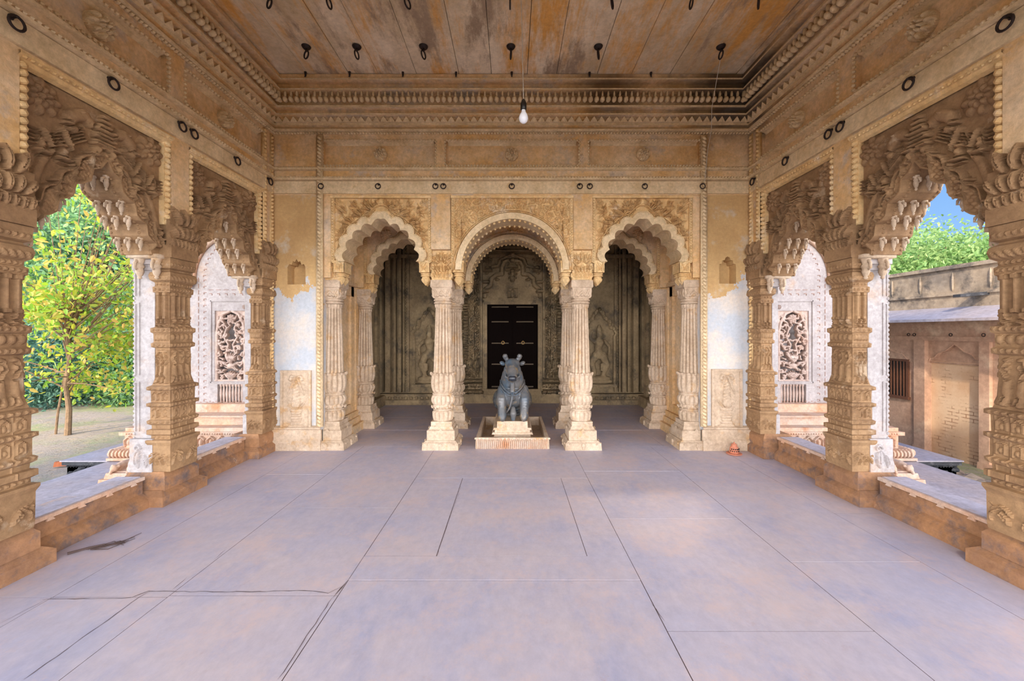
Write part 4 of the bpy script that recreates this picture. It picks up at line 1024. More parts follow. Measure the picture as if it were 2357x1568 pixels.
# carved surround
t = thing('door_surround', 'richly carved stone frame with temple canopy around the dark door', 'door frame', (0.015,HB-.06,0))
m = MB(); 
for s_ in (-1, 1):
    X = lambda a, b: (min(s_*a,s_*b), max(s_*a,s_*b))
    m.box(*X(.53,.60), -.05, .1, .28, 2.08); m.box(*X(.60,.62), -.08, .1, .28, 2.16)
m.box(-.62,.62,-.05,.1,2.08,2.13); m.box(-.62,.62,-.08,.1,2.13,2.17); m.box(-.6,.6,-.1,.08,.2,.32,.01)
obj('door_frame', m, M_INNER, t)
for s_, nm in ((-1,'jamb'),(1,'jamb')):
    R = Rel(.62,1.14,.2,3.2,.012); r = random.Random(3)
    for a, b, h in ((.63,.68,.06),(.70,.78,.10),(.80,.90,.07),(.92,1.02,.12),(1.04,1.12,.08)): R.rect(a, b, .2, 3.1, h)
    z = .3
    while z < 3.1:
        for u, w_, h in ((.74,.034,.14),(.85,.04,.12),(.97,.042,.17),(1.08,.034,.12)):
            R.leaf(u+r.uniform(-.012,.012), z+r.uniform(-.01,.01), r.uniform(.6,2.5), w_*1.9, w_*.42, r.uniform(-1,1), h*.35, 2) if w_ < .041 else R.line([(u-.03,z),(u+.03,z)], r.uniform(.012,.02), h)
        z += r.choice((.05,.06,.07))
    for z0 in (.62,.9): 
        for u in (.72,.85,.98,1.08): R.line([(u,z0-.12),(u,z0)], [.03,.018], .16); R.blob(u, z0+.03, .02, .025, .18)
    for z in (.28,.42,.5): R.line([(.62,z),(1.13,z)], .028, .2)
    j = R.panel(0,.06); mm = MB(); mm.merge(j, Matrix.Scale(s_, 4, (1,0,0))); obj('carved_jamb', mm, M_INNER, t)
R = Rel(-.66,.66,2.15,3.25,.011); r = random.Random(9)
for sx in (-1, 1):
    P = lambda *a: [(sx*x, y) for x, y in a]
    R.line(P((.0,3.0),(.16,2.98),(.22,2.86),(.22,2.72),(.34,2.70),(.44,2.62),(.46,2.48),(.56,2.40),(.58,2.25)), .045, .09)
    R.line(P((.0,3.12),(.24,3.02),(.30,2.88),(.42,2.86),(.54,2.74)), .03, .11)
    R.ros(sx*.52, 3.02, .10, .10, 8); R.blob(sx*.52, 2.84, .06, .05, .1); R.line(P((.44,2.78),(.60,2.78)), .02, .12)
    R.blob(sx*.26, 2.98, .04, .06, .12); R.blob(sx*.32, 2.60, .05, .03, .09); R.blob(sx*.10, 2.93, .035, .05, .1); R.line(P((.52,2.55),(.62,2.55)), .03, .13); R.line(P((.52,2.35),(.62,2.35)), .03, .13)
for v, w_ in ((2.86,.09),(2.80,.12),(2.72,.07),(2.64,.06)): R.line([(-w_,v),(w_,v)], .025, .14)
R.line([(0,2.6),(0,2.78)], [.05,.035], .13); R.blob(0, 3.12, .06, .08, .12); R.line([(-.6,3.2),(.6,3.2)], .025, .08)
R.rect(-.1,.1,2.22,2.42,.05); R.rect(-.085,.085,2.235,2.405,.02,'set'); R.line([(0,2.26),(0,2.36)], [.035,.022], .06); R.blob(0,2.385,.02,.022,.08)
mm = R.panel(0, .06); mm.box(-.66,.66,.012,.1,2.15,3.3); obj('temple_canopy', mm, M_INNER, t)

# dancing figures in the wall niches
def dancer(sx):
    c = lambda *a: a
    P = [('c', [(0,0,.62),(.02*sx,0,.74),(0,-.01,.88)], [.10,.075,.10]), ('c', [(0,-.01,.88),(0,-.01,.97)], [.05,.045]), ('e', (0,-.02,1.04), (.062,.07,.08)), ('e', (0,0,1.13), (.06,.06,.07)), ('e', (0,0,1.19), (.035,.035,.05)),
         ('c', [(-.07*sx,-.01,.6),(-.15*sx,-.04,.42),(-.08*sx,-.02,.20),(-.10*sx,-.04,.16)], [.085,.07,.045,.04]), ('c', [(.07*sx,-.01,.6),(.17*sx,-.05,.46),(.10*sx,-.02,.24),(.16*sx,-.04,.18)], [.085,.068,.045,.035]),
         ('c', [(-.11*sx,0,.90),(-.21*sx,-.03,.78),(-.19*sx,-.06,.62)], [.04,.034,.028]), ('c', [(.11*sx,0,.90),(.20*sx,-.03,.96),(.16*sx,-.06,1.10)], [.04,.034,.026]),
         ('e', (-.04,-.08,.86), (.04,.035,.04)), ('e', (.04,-.08,.86), (.04,.035,.04)), ('c', [(-.1,-.02,.6),(0,-.05,.57),(.1,-.02,.6)], [.035,.04,.035]), ('e', (0,-.01,.13), (.24,.10,.05)), ('e', (0,.0,.06), (.28,.12,.06))]
    for i in range(5): P.append(('c', [(-.09*sx,-.06,.40-.03*i),(-.03*sx,-.05,.42-.03*i)], [.02,.02]))
    return P
for s_, x, lab in ((-1,-1.72,'weathered carved dancer in the niche left of the dark door'), (1,1.82,'weathered carved dancer in the niche right of the dark door')):
    t = thing('niche_statue', lab, 'statue', (x,HB-.12,.42), 0, 'dancing figures in the inner wall')
    me = blobmesh('dancing_figure', dancer(-s_), .014, M_INNER); o = bpy.data.objects.new('dancing_figure', me); COL.objects.link(o); o.parent = t
    m = MB(); pts = [(.33,0),(.33,1.0),(.36,1.06),(.30,1.16),(.24,1.18),(.22,1.30),(.14,1.36),(.08,1.48),(0,1.56)]
    for sx in (-1, 1): m.tube([(sx*a, .04, b) for a, b in pts], .035, 6); [m.ell((sx*a, .0, b), (.045,.04,.045), 6, 4) for a, b in pts[3:]]
    m.box(-.36,.36,-.02,.12,-.06,.0)
    obj('niche_frame', m, M_INNER, t)

# ================================================================ bull statue, pedestal, trough
def bull():
    M_BULL = NT('polished_grey_stone', .32)
    c = M_BULL.mix(M_BULL.ramp(M_BULL.noise(6, 6, .65), .38, .62), hexc(66,72,78), hexc(96,93,90)); c = M_BULL.mix(M_BULL.ramp(M_BULL.noise(9, 6, .7, loc=(4,4,1)), .57, .7), c, hexc(150,122,78)); c = M_BULL.mix(M_BULL.ramp(M_BULL.noise(5, 4, .6, loc=(8,1,1)), .55, .65), c, hexc(70,84,96))
    M_BULL.col(c); M_BULL.bump(M_BULL.noise(40, 5, .7), .2, .004); rr = M_BULL.ramp(M_BULL.noise(8, 4, .6), .35, .65, (.2,.2,.2,1), (.5,.5,.5,1)); M_BULL.t.links.new(rr, M_BULL.b.inputs['Roughness'])
    M_BLKS = flat('blackened_muzzle_stone', hexc(44,48,56), .3)
    t = thing('bull_statue', 'polished grey stone seated bull facing the camera, on its pedestal', 'statue', (.008,5.40,.312))
    P = [('e', (0,.48,.27), (.20,.42,.22)), ('e', (0,.30,.42), (.15,.24,.14)), ('e', (0,.10,.34), (.185,.16,.21)), ('c', [(0,.13,.46),(0,.06,.58),(0,.01,.70)], [.18,.15,.105]),
         ('c', [(-.13,.06,.40),(-.145,.0,.28),(-.14,-.03,.17)], [.075,.078,.06]), ('c', [(-.14,-.03,.17),(-.135,-.06,.07),(-.132,-.09,.035)], [.060,.062,.042]),
         ('c', [(.15,.06,.40),(.165,.0,.28),(.16,-.03,.17)], [.075,.078,.06]), ('c', [(.16,-.03,.17),(.155,-.06,.07),(.152,-.09,.035)], [.060,.062,.042]),
         ('e', (0,.0,.76), (.105,.10,.075)), ('c', [(0,-.02,.74),(0,-.12,.67),(0,-.19,.60)], [.088,.076,.064]), ('e', (0,-.205,.585), (.07,.05,.052)), ('c', [(-.10,.0,.70),(-.09,-.10,.60),(0,-.15,.53),(.09,-.10,.60),(.10,.0,.70)], [.018,.018,.018,.018,.018]),
         ('e', (-.055,-.035,.765), (.03,.03,.026)), ('e', (.055,-.035,.765), (.03,.03,.026)), ('e', (0,.04,.80), (.035,.04,.025)),
         ('c', [(0,-.06,.50),(0,-.09,.40),(.005,-.07,.30)], [.03,.035,.03]), ('c', [(.01,-.06,.17),(.012,-.075,.10),(.012,-.09,.03)], [.03,.046,.03]),
         ('e', (-.2,.7,.16), (.1,.2,.15)), ('e', (.2,.7,.16), (.1,.2,.15)), ('e', (0,.42,.05), (.2,.36,.05))]
    me = blobmesh('body', P, .010, M_BULL.m, 3); o = bpy.data.objects.new('body', me); COL.objects.link(o); o.parent = t
    for s_ in (-1, 1):
        m = MB(); m.tube([(s_*.055,.02,.79),(s_*.08,.02,.825),(s_*.10,.01,.85),(s_*.10,-.01,.875),(s_*.08,-.02,.88)], [.032,.03,.03,.026,.016], 10); m.ell((s_*.098,.0,.862), (.036,.032,.032), 8, 6); obj('horn', m, M_BULL.m, t, smooth=True)
        m = MB(); m.ell((s_*.135,.02,.765), (.042,.022,.028), 10, 8, Euler((0,-.5*s_,0))); m.ell((s_*.145,.0,.765), (.022,.01,.016), 8, 6); obj('ear', m, M_BULL.m, t, smooth=True)
        m = MB(); m.ell((s_*.068,-.062,.75), (.013,.012,.01), 8, 6); m.tube([(s_*.05,-.072,.758),(s_*.068,-.07,.764),(s_*.085,-.05,.756)], .004, 5); obj('eye', m, M_BULL.m, t, smooth=True)
        m = MB(); m.ell((s_*.03,-.248,.60), (.015,.01,.011), 8, 6); obj('nostril', m, M_BLACK, t, smooth=True)
    m = MB(); m.tube([(-.05,-.235,.565),(0,-.253,.556),(.05,-.235,.565)], .0045, 5); obj('mouth_line', m, M_BLACK, t)
    m = MB(); m.ell((0,-.222,.588), (.058,.042,.044), 14, 10); obj('muzzle_tip', m, M_BLKS, t, smooth=True)
    m = MB()
    for k, (rz_, z) in enumerate(((.165,.50),(.17,.46))):
        P = [(rz_*math.cos(a), .10-.20*abs(math.sin(a))**.8*(1 if math.sin(a) > 0 else -.4), z+.03*math.cos(2*a)-.09*max(0,math.sin(a))) for a in np.linspace(0, 2*PI, 25)[:-1]]; m.tube(P, .010, 5, True)
    m.tube([(0,-.11,.40),(-.005,-.135,.30),(-.03,-.115,.20),(-.075,-.11,.12)], [.012,.014,.013,.007], 6); obj('garland', m, M_BULL.m, t, smooth=True)
bull()
t = thing('statue_pedestal', 'stepped pale stone pedestal under the bull', 'pedestal', (.008,5.78,0))
m = MB(); m.box(-.29,.29,-.50,.50,0,.05); m.box(-.25,.25,-.46,.46,.05,.14,.01); m.box(-.275,.275,-.49,.49,.14,.165,.015); m.box(-.235,.235,-.46,.46,.165,.20); m.box(-.255,.255,-.48,.48,.20,.225,.01); obj('moulded_base', m, M_PALE, t)
m = MB(); m.box(-.205,.205,-.47,.44,.225,.312,.004)
r_ = Rel(-.19,.19,.24,.30,.005)
for k in range(9): r_.blob(-.15+.022*k+(.01 if k > 4 else 0), .27+.004*math.sin(k*2), .008, .016, .006, 0, k)
m.merge(r_.panel(-.466,.004)); obj('top_slab', m, M_PALE, t)
def trough():
    t = thing('stone_trough', 'square stone basin with fluted peach front around the bull pedestal', 'basin', (.008,5.78,0))
    m = MB(); hx, hy = .475, .66; T = .05
    for (a, b, c, d) in ((-hx,hx,-hy,-hy+T),(-hx,hx,hy-T,hy),(-hx,-hx+T,-hy+T,hy-T),(hx-T,hx,-hy+T,hy-T)): m.box(a, b, c, d, 0, .142, .004)
    m.box(-hx,hx,-hy,hy,0,.008); m.box(-hx-.012,hx+.012,-hy-.012,-hy+.02,.125,.146,.004)
    obj('basin_wall', m, M_PALE, t)
    m = MB(); n = 36
    for k in range(n):
        x = -hx+.02+(2*hx-.04)*(k+.5)/n; m.ell((x,-hy,.055), (.0125,.022,.062), 6, 6)
    for k in range(19): m.ell((-hx+.03+(2*hx-.06)*k/18,-hy-.008,.128), (.016,.014,.014), 6, 4)
    obj('fluted_front', m, M_PEACH, t, smooth=True)
trough()
# small things on the floor
M_TERRA = flat('terracotta', hexc(206,130,100), .8)
t = thing('incense_cup', 'small pierced terracotta cup on a saucer by the right pier', 'cup', (2.735,4.90,0))
m = MB(); m.lathe([(0,.04),(.004,.085),(.012,.09),(.016,.085),(.014,.05)], 24); obj('saucer', m, M_TERRA, t, smooth=True)
m = MB(); m.lathe([(.014,.045),(.03,.055),(.09,.045),(.10,.034),(.125,.03),(.13,.02)], 24); m.ell((0,0,.135), (.01,.01,.016), 6, 5); obj('cup_body', m, M_TERRA, t, smooth=True)
m = MB()
for k in range(7):
    for z in (.045,.07): a = -PI/2+(k-3)*.42+(.2 if z > .05 else 0); m.ell((.052*math.cos(a),.052*math.sin(a),z), (.008,.008,.008), 6, 5)
obj('pierced_hole', m, M_BLACK, t)
# dry twig at the foot of the left sill
M_TWIG = flat('dry_twig', hexc(84,66,60), .9)
m = MB(); m.tube([(-2.99,2.68,.010),(-2.92,2.75,.012),(-2.86,2.80,.010)], [.009,.007,.005], 6); r = random.Random(5)
for k in range(9):
    a = (-2.93+.06*r.random(), 2.73+.05*r.random(), .006); m.tube([a, (a[0]+.06+.01*k, a[1]+.0+.09*r.random(), .010), (a[0]+.12+.05*r.random(), a[1]+.03+.02*k, .005)], [.003,.0025,.0015], 5)
tag(obj('dry_twig', m, M_TWIG), 'dry dark twig with thin shoots on the floor by the left sill wall', 'twig', None, 'thing')

# hairline cracks and chipped joints in the floor
def floor_cracks():
    r = random.Random(21); m = MB()
    P = lambda x, y: ((x-CX)*EYE/(y-HY), F*EYE/(y-HY))
    for pl, w_ in (([(0,1436),(105,1381)],.004), ([(55,1566),(230,1440),(320,1376),(345,1362)],.005), ([(100,1380),(300,1377),(340,1362),(560,1363),(700,1360),(755,1365),(790,1350)],.006), ([(395,1360),(430,1330)],.004),
        ([(765,1376),(785,1354),(800,1336)],.009), ([(640,1566),(765,1376)],.004), ([(490,1290),(520,1265)],.004), ([(1500,1390),(1530,1430)],.006), ([(1005,1282),(1062,1118)],.002), ([(140,1140),(330,1080)],.002)):
        q = [P(*a) for a in pl]; pts = []
        for a, b in zip(q[:-1], q[1:]):
            n = max(2, int(math.hypot(b[0]-a[0], b[1]-a[1])/.04))
            for k in range(n): pts.append((a[0]+(b[0]-a[0])*k/n+r.uniform(-.004,.004), a[1]+(b[1]-a[1])*k/n+r.uniform(-.004,.004)))
        pts.append(q[-1]); v = []
        for k, p in enumerate(pts):
            a = pts[max(0,k-1)]; b = pts[min(len(pts)-1,k+1)]; L = math.hypot(b[0]-a[0], b[1]-a[1])+1e-9; nx, ny = -(b[1]-a[1])/L, (b[0]-a[0])/L; h = w_*r.uniform(.3,1)*(0.2 if k in (0, len(pts)-1) else 1)/2
            v += [(p[0]+nx*h, p[1]+ny*h, .0009), (p[0]-nx*h, p[1]-ny*h, .0009)]
        m.add(v, [(2*k+1, 2*k+3, 2*k+2, 2*k) for k in range(len(pts)-1)])
    obj('crack', m, M_JOINT, bpy.data.objects['floor'])
floor_cracks()
# ================================================================ outside: terraces, screens, ground
GZ = -.55; TZ = -.10
M_TERR = stone('terrace_slab', hexc(172,170,184), hexc(184,172,172), hexc(156,154,168), 1.2, 20, .25)
M_DARKST = stone('blackened_stone', hexc(70,72,78), hexc(48,50,54), hexc(110,110,112), 6, 40, .5)
def mat_ground():
    t = NT('leafy_ground', .95)
    c = t.mix(t.ramp(t.noise(.35, 7, .7), .4, .6), hexc(196,178,166), hexc(168,158,146))
    c = t.mix(t.ramp(t.noise(.55, 7, .7, loc=(3,4,0)), .46, .62), c, hexc(166,178,112))
    c = t.mix(t.ramp(t.noise(7, 8, .8, loc=(5,1,0)), .5, .66), c, hexc(206,182,150))
    c = t.mix(t.ramp(t.noise(16, 6, .8, loc=(5,9,0)), .56, .66), c, hexc(120,104,84))
    t.col(c); t.bump(t.noise(12, 8, .8), .8, .05); return t.m
M_GROUND = mat_ground()
n = 90; X, Y = np.meshgrid(np.linspace(-45, 45, n), np.linspace(-30, 55, n))
Z = GZ+.05*np.sin(X*1.3)*np.cos(Y*.9)+.04*np.sin(X*3.1+Y*2.3); Z = Z+np.clip((-X-9)/30,0,1)*1.2*np.clip((Y-6)/20,0,1)
inside = (np.abs(X) < 4.9) & (Y > -2.6) & (Y < 9); Z = np.where(inside, -.95, Z)
m = MB(); i, j = np.meshgrid(np.arange(n-1), np.arange(n-1)); a = (j*n+i).ravel(); m.add(np.stack([X, Y, Z], -1).reshape(-1,3), np.stack([a,a+1,a+n+1,a+n],1))
struct('ground', m, M_GROUND, smooth=True)
M_SCREEN = stone('greyed_limewash', hexc(182,174,172), hexc(164,156,155), hexc(186,160,140), 1.5, 26, .25, cth=(.56,.75))
M_ROSE = stone('pale_rose_stone', hexc(204,182,170), hexc(188,164,152), hexc(196,160,138), 2, 26, .3)
def terrace(s_):
    m = MB(); X = lambda a, b: (min(s_*a,s_*b), max(s_*a,s_*b))
    ys = [-2.5,-1.2,.2,1.5,2.75,3.6,4.4,5.3,6.5] if s_ < 0 else [-2.5,-1.0,.6,1.9,3.05,4.3,5.4,6.5]
    for i in range(len(ys)-1):
        sp = 4.25 if (i+int(s_>0)) % 2 else 4.4
        m.box(*X(3.36,sp-.002), ys[i]+.002, ys[i+1]-.002, TZ-.1, TZ); m.box(*X(sp+.002,5.0), ys[i]+.002, ys[i+1]-.002, TZ-.1, TZ)
    m.box(*X(3.36,4.94), -2.5, 6.5, -.9, TZ-.1)
    m.box(*X(4.9,5.02), -2.5, 6.5, TZ-.14, TZ-.02)
    struct('floor_terrace_' + ('left' if s_ < 0 else 'right'), m, M_TERR)
    e = 5.62
    pl = tag(obj('stone_platform', MB().box(*X(5.03,e), 4.95, 7.6, TZ-.012, TZ+.001), M_TERR), 'low platform with pale top and blackened carved edge off the %s terrace' % ('left' if s_ < 0 else 'right'), 'platform', 'low platforms beside the terraces', 'thing')
    m = MB(); m.box(*X(5.03,e-.04), 5.0, 7.6, -.9, TZ-.05); m.box(*X(5.03,e-.01), 4.965, 5.0, TZ-.06, TZ-.012); r = random.Random(2); w_ = e-.04-5.03
    R = Rel(0, w_, -.70, TZ-.05, .012)
    for k in range(60): R.blob(r.uniform(0,w_), r.uniform(-.65,-.2), .03, .022, .04, 0, r.uniform(0,3))
    for k in range(30): R.blob((k+.5)*w_/30, TZ-.075, .008, .012, .03)
    m.merge(R.panel(5.0, .02), Matrix.Translation(((5.03 if s_ > 0 else -5.03-w_),0,0)))
    obj('carved_face', m, M_DARKST, pl)
    # stepped carved base of the screen wall
    b = thing('screen_wall', 'pale wall with blind arch and pierced floral screen, seen through the far %s arch' % ('left' if s_ < 0 else 'right'), 'screen wall', (s_*3.89, 5.5, -.087), 0, 'screen walls on both terraces'); b.scale = (1.058,)*3
    m = MB(); W = lambda a, b: (min(s_*a-s_*3.70, s_*b-s_*3.70), max(s_*a-s_*3.70, s_*b-s_*3.70))
    m.box(*W(3.12,4.75), -.56, .5, .0, .03); m.box(*W(3.12,4.63), -.45, .5, .12, .36); m.box(*W(3.12,4.54), -.30, .5, .36, .46, .01); m.box(*W(3.12,4.44), -.12, .5, .46, .58, .02); m.box(*W(3.12,4.68), -.48, .5, .275, .315); m.box(*W(3.12,4.42), -.34,.5,.46,.48)
    x0, x1 = W(3.12, 4.74); k = 0; x = x0
    while x < x1-.03: m.ell((x+.02,-.52,.075), (.021,.055,.05), 6, 5); x += .042
    y0_, y1_ = W(3.14, 4.60); m.beads((y0_,-.485,.295), (y1_,-.485,.295), .03, (.008,.012,.010), 5, 4)
    for yy in np.arange(-.5, .4, .042): m.ell(((x1 if s_ > 0 else x0), yy, .075), (.05,.021,.05), 6, 5)
    m.box(*W(3.12,4.72), -.5, .5, .03, .12)
    R = Rel(0, 1.50, .12, .275, .007)
    for k in range(12):
        u = .06+k*.122; R.line([(u-.045,.14),(u-.05,.22),(u,.26),(u+.05,.22),(u+.045,.14)], .010, .03); R.blob(u, .19, .022, .04, .035); R.seg((u,.14),(u,.16),.03,.02,.03)
    m.merge(R.panel(-.456,.02), Matrix.Translation((W(3.12,4.63)[0],0,0)))
    obj('stepped_base', m, M_PEACH, b)
    m = MB(); a0, a1 = W(3.12, 4.30); hole = (-.20, .20, .86, 1.78); h2 = (-.165, .165, .52, .82)
    m.box(a0, hole[0], 0, .3, .5, 4.9); m.box(hole[1], a1, 0, .3, .5, 4.9); m.box(hole[0], hole[1], 0, .3, hole[3], 4.9); m.box(hole[0], hole[1], 0, .3, h2[3], hole[2]); m.box(hole[0], hole[1], 0, .3, .45, h2[2]); m.box(hole[0], h2[0], 0, .3, h2[2], h2[3]); m.box(h2[1], hole[1], 0, .3, h2[2], h2[3]); m.box(hole[0], hole[1], .16, .3, .5, 1.8)
    # raised frame lines and zigzag marks
    for z0, z1 in ((1.90,1.915),(.84,.855)): m.box(-.25,.25,-.012,0,z0,z1)
    for u in (-.25,.238): m.box(u,u+.012,-.012,0,.84,1.915)
    obj('plaster_face', m, M_SCREEN, b)
    m = MB()   # incised L-shaped and dash marks
    def ell_mark(u, z, f=1): m.box(u-.016, u+.016, -.0045, .001, z, z+.007); m.box(u+.016*f-.003, u+.016*f+.003, -.0045, .001, z-.02, z)
    for s2 in (-1, 1):
        z = .62
        while z < 2.2: ell_mark(s2*.325, z, s2); m.box(s2*.41-.003, s2*.41+.003, -.0045, .001, z-.02, z+.035); z += .082
        for k in range(9): a = (k+.5)/9*PI/2; ell_mark(s2*.33*math.cos(a), 2.2+.46*math.sin(a), s2)
    for k in range(6): ell_mark(-.25+k*.1, 2.0); m.box(-.28+k*.1, -.22+k*.1, -.0045, .001, 2.05, 2.056)
    for k in range(22): m.box(a0+.05+k*.04, a0+.07+k*.04, -.0045, .001, .585+(k%2)*.012, .592+(k%2)*.012)
    obj('incised_marks', m, stone('incised_line_stone', hexc(170,130,112), hexc(150,116,104)), b)
    m = MB()   # blind arch moulding
    P = [(.47,.0)]+[(.47*math.cos(a), 0+.55*math.sin(a)+(.10 if a > 1.5 else .10*max(0,(a-1.1)/.4))) for a in np.linspace(0.02, PI/2, 16)]
    for s2 in (-1, 1): 
        m.tube([(s2*u,-.01,2.2+v) for u, v in P], .035, 8); m.tube([(s2*(u+.05),-.0,2.2+v*1.06) for u, v in P], .02, 6)
        for u, v in P[::3]: m.ell((s2*(u+.075),-.02,2.22+v*1.08), (.02,.025,.02), 6, 4)
        m.ell((s2*.47,-.04,2.16), (.05,.06,.045), 8, 6); m.ell((s2*.50,-.05,2.10), (.035,.05,.035), 8, 6)
    for k, (q, z) in enumerate(((.05,2.88),(.035,2.94),(.04,2.985),(.02,3.03))): m.ell((0,-.03,z), (q,.04,.032), 8, 6)
    for k in (-1, 1): m.ell((k*.055,-.03,2.93), (.03,.03,.04), 8, 6)
    obj('blind_arch', m, M_PEACH, b, smooth=True)
    # pierced floral screen
    R = Rel(-.20,.20,.86,1.78,.0055); R.moat = 0; r = random.Random(8); H = .045
    R.ros(0, 1.68, .06, H, 8)
    for sx in (-1, 1):
        R.line([(sx*.0,1.12),(sx*.06,1.22),(sx*.03,1.34),(sx*.09,1.44),(sx*.05,1.56),(sx*.10,1.64)], .013, .03)
        for (u, v) in ((.10,1.60),(.145,1.50),(.08,1.46),(.15,1.38),(.10,1.30),(.155,1.22),(.13,1.10),(.15,.98),(.12,.91)): R.spiral(sx*u, v, .034, v*9, 1.1, sx, .011, .032); R.blob(sx*u, v, .015, .015, .035)
        for k in range(30):
            v = .88+.84*((k+.5)/30); u = .02+.145*((k*.618)%1); R.leaf(sx*u, v, r.uniform(0,6.28), .075, .013, r.uniform(-1,1), .03, 1); R.blob(sx*u, v, .017, .017, .035)
        R.leaf(sx*.03, 1.06, PI/2-sx*.9, .13, .024, -sx*.5, .045, 2); R.leaf(sx*.02, .90, PI/2-sx*.8, .11, .022, 0, .04, 2)
        R.line([(sx*.185,.86),(sx*.185,1.5),(sx*.16,1.62),(sx*.10,1.74),(sx*.02,1.775)], .02, .03)
    for k in range(-3, 4): R.leaf(0, 1.10, PI/2+k*.22, .15, .016, 0, .045, 1); R.leaf(0, .90, PI/2+k*.3, .11, .016, 0, .045, 1)
    R.blob(0, 1.06, .05, .04, .05); R.line([(-.2,.87),(.2,.87)], .014, .03)
    U, V = np.meshgrid(R.U, R.Vv); out = (np.abs(U) > .165) | (V > 1.60+.16*np.sqrt(np.clip(1-(U/.185)**2,0,1)))
    R.H = np.where(out & (R.H < .02), .012, R.H)
    m = R.panel(.03, .03, (R.H > .006)); obj('pierced_screen', m, M_ROSE, b, smooth=True)
    m = MB()
    for k in range(8): m.lathe([(.52,.014),(.54,.016),(.55,.008),(.60,.010),(.70,.016),(.78,.009),(.80,.016),(.82,.016)], 10, -.14+k*.04, .03)
    for k in range(4): m.ell((s_*-.19+(s_*.0), -.005, 1.83), (.03,.01,.03), 8, 4)
    obj('baluster_grille', m, M_ROSE, b)
for s_ in (-1, 1): terrace(s_)
# crouching stone animals on small slabs
for s_, lab in ((-1,'small peach stone block with crouching animals on the left terrace'), (1,'small pale stone block with crouching animals on the right terrace')):
    t = thing('carved_threshold', lab, 'carved block', (s_*4.17,4.36,TZ), s_*.0, 'carved blocks on the terraces'); t.scale = (1.12,1.05,1.25)
    m = MB(); m.box(-.17,.17,-.16,.26,0,.035,.004); m.box(-.14,.14,-.13,.24,.035,.08,.01); obj('slab', m, M_PEACH, t)
    P = [('e', (.02*s_,.13,.115), (.12,.07,.045)), ('b', (-.12,.12,-.08,.2,.06,.085))]
    for q in (-1, 1): P += [('c', [(q*.075,.10,.11),(q*.08,.0,.115),(q*.08,-.05,.11)], [.045,.04,.032]), ('e', (q*.08,-.085,.112), (.034,.034,.032)), ('c', [(q*.08,-.10,.105),(q*.08,-.125,.085)], [.02,.014]), ('e', (q*.08-.032,-.07,.128), (.014,.012,.014)), ('e', (q*.08+.032,-.07,.128), (.014,.012,.014)), ('e', (q*.10,.17,.135), (.035,.035,.04))]
    me = blobmesh('crouching_animal', P, .006, M_PEACH, 2); o = bpy.data.objects.new('crouching_animal', me); COL.objects.link(o); o.parent = t

# ================================================================ outbuilding on the right
def mat_brickwash():
    t = NT('whitewashed_brick', .9)
    br = t.n('ShaderNodeTexBrick'); br.inputs['Scale'].default_value = 1; br.inputs['Brick Width'].default_value = .20; br.inputs['Row Height'].default_value = .055; br.inputs['Mortar Size'].default_value = .006
    v = t.map((1,1,1)); sp = t.n('ShaderNodeSeparateXYZ'); t.t.links.new(v, sp.inputs[0]); cb = t.n('ShaderNodeCombineXYZ'); t.t.links.new(sp.outputs[1], cb.inputs[0]); t.t.links.new(sp.outputs[2], cb.inputs[1]); t.t.links.new(cb.outputs[0], br.inputs['Vector'])
    c = t.mix(t.ramp(t.noise(1.4, 6, .7), .4, .6), hexc(228,196,160), hexc(212,172,134))
    gate = t.math('MULTIPLY', br.outputs['Fac'], t.ramp(t.noise(2.4, 6, .7, loc=(2,0,5)), .52, .60)); c = t.mix(gate, c, hexc(168,124,92))
    c = t.mix(t.ramp(t.noise(3.2, 7, .75, loc=(1,1,8)), .66, .70), c, hexc(196,104,58))
    t.col(c); t.bump(t.math('ADD', t.math('MULTIPLY', br.outputs['Fac'], -.6), t.noise(20,5,.7)), .5, .012); return t.m
M_WASH = mat_brickwash()
M_BUILD = stone('pink_wall_plaster', hexc(206,170,142), hexc(188,148,122), hexc(220,190,160), 1.2, 14, .3)
M_STAIN = stone('black_stained_plaster', hexc(196,176,150), hexc(150,138,124), hexc(104,98,92), 1.6, 10, .4, spots=hexc(226,206,176), cth=(.5,.66))
b = thing('outbuilding', 'low plastered outbuilding with whitewashed brick arch and stained parapet, right', 'building', (7.0,0,0), -PI/2)
m = MB()   # local x = -Y
m.box(-13,-6.89,.0,.5,GZ-.3,1.95); m.box(-5.80,-2.0,.0,.5,GZ-.3,1.95); m.box(-6.89,-5.80,.09,.5,GZ-.3,1.95); m.box(-6.89,-5.8,.0,.5,1.40,1.95)
obj('wall_body', MB().merge(m), M_BUILD, b)
m = MB(); m.box(-6.71,-5.93,.07,.09,GZ-.3,1.02); obj('bricked_up_opening', m, M_WASH, b)
m = MB()
for a, b2 in ((-6.89,-6.71),(-5.93,-5.80)): m.box(a, b2, -.05, .1, GZ-.3, 1.36, .0)
for a in (-6.93,-5.97): m.box(a, a+.24, -.07, .1, GZ-.3, GZ+.12, .02)
m.box(-13,-2,-.04,.02,1.36,1.43); m.box(-13,-2,-.02,.02,1.62,1.70)
obj('post_and_band', m, M_BUILD, b)
m = MB()   # lobed head over the brick panel
half = [(.39,1.0),(.36,1.07),(.29,1.09),(.24,1.16),(.13,1.20),(.05,1.27),(0,1.31)]
c = -6.32; pl = [(c-u, v) for u, v in half]+[(c+u, v) for u, v in half[::-1][1:]]; m.prism([(c-.39,1.38)]+pl+[(c+.39,1.38)], .02, .09); m.tube([(u, .02, v) for u, v in pl], .012, 6); m.tube([(c-.39,.05,1.0),(c+.39,.05,1.0)], .014, 6); obj('lobed_arch_head', m, M_BUILD, b)
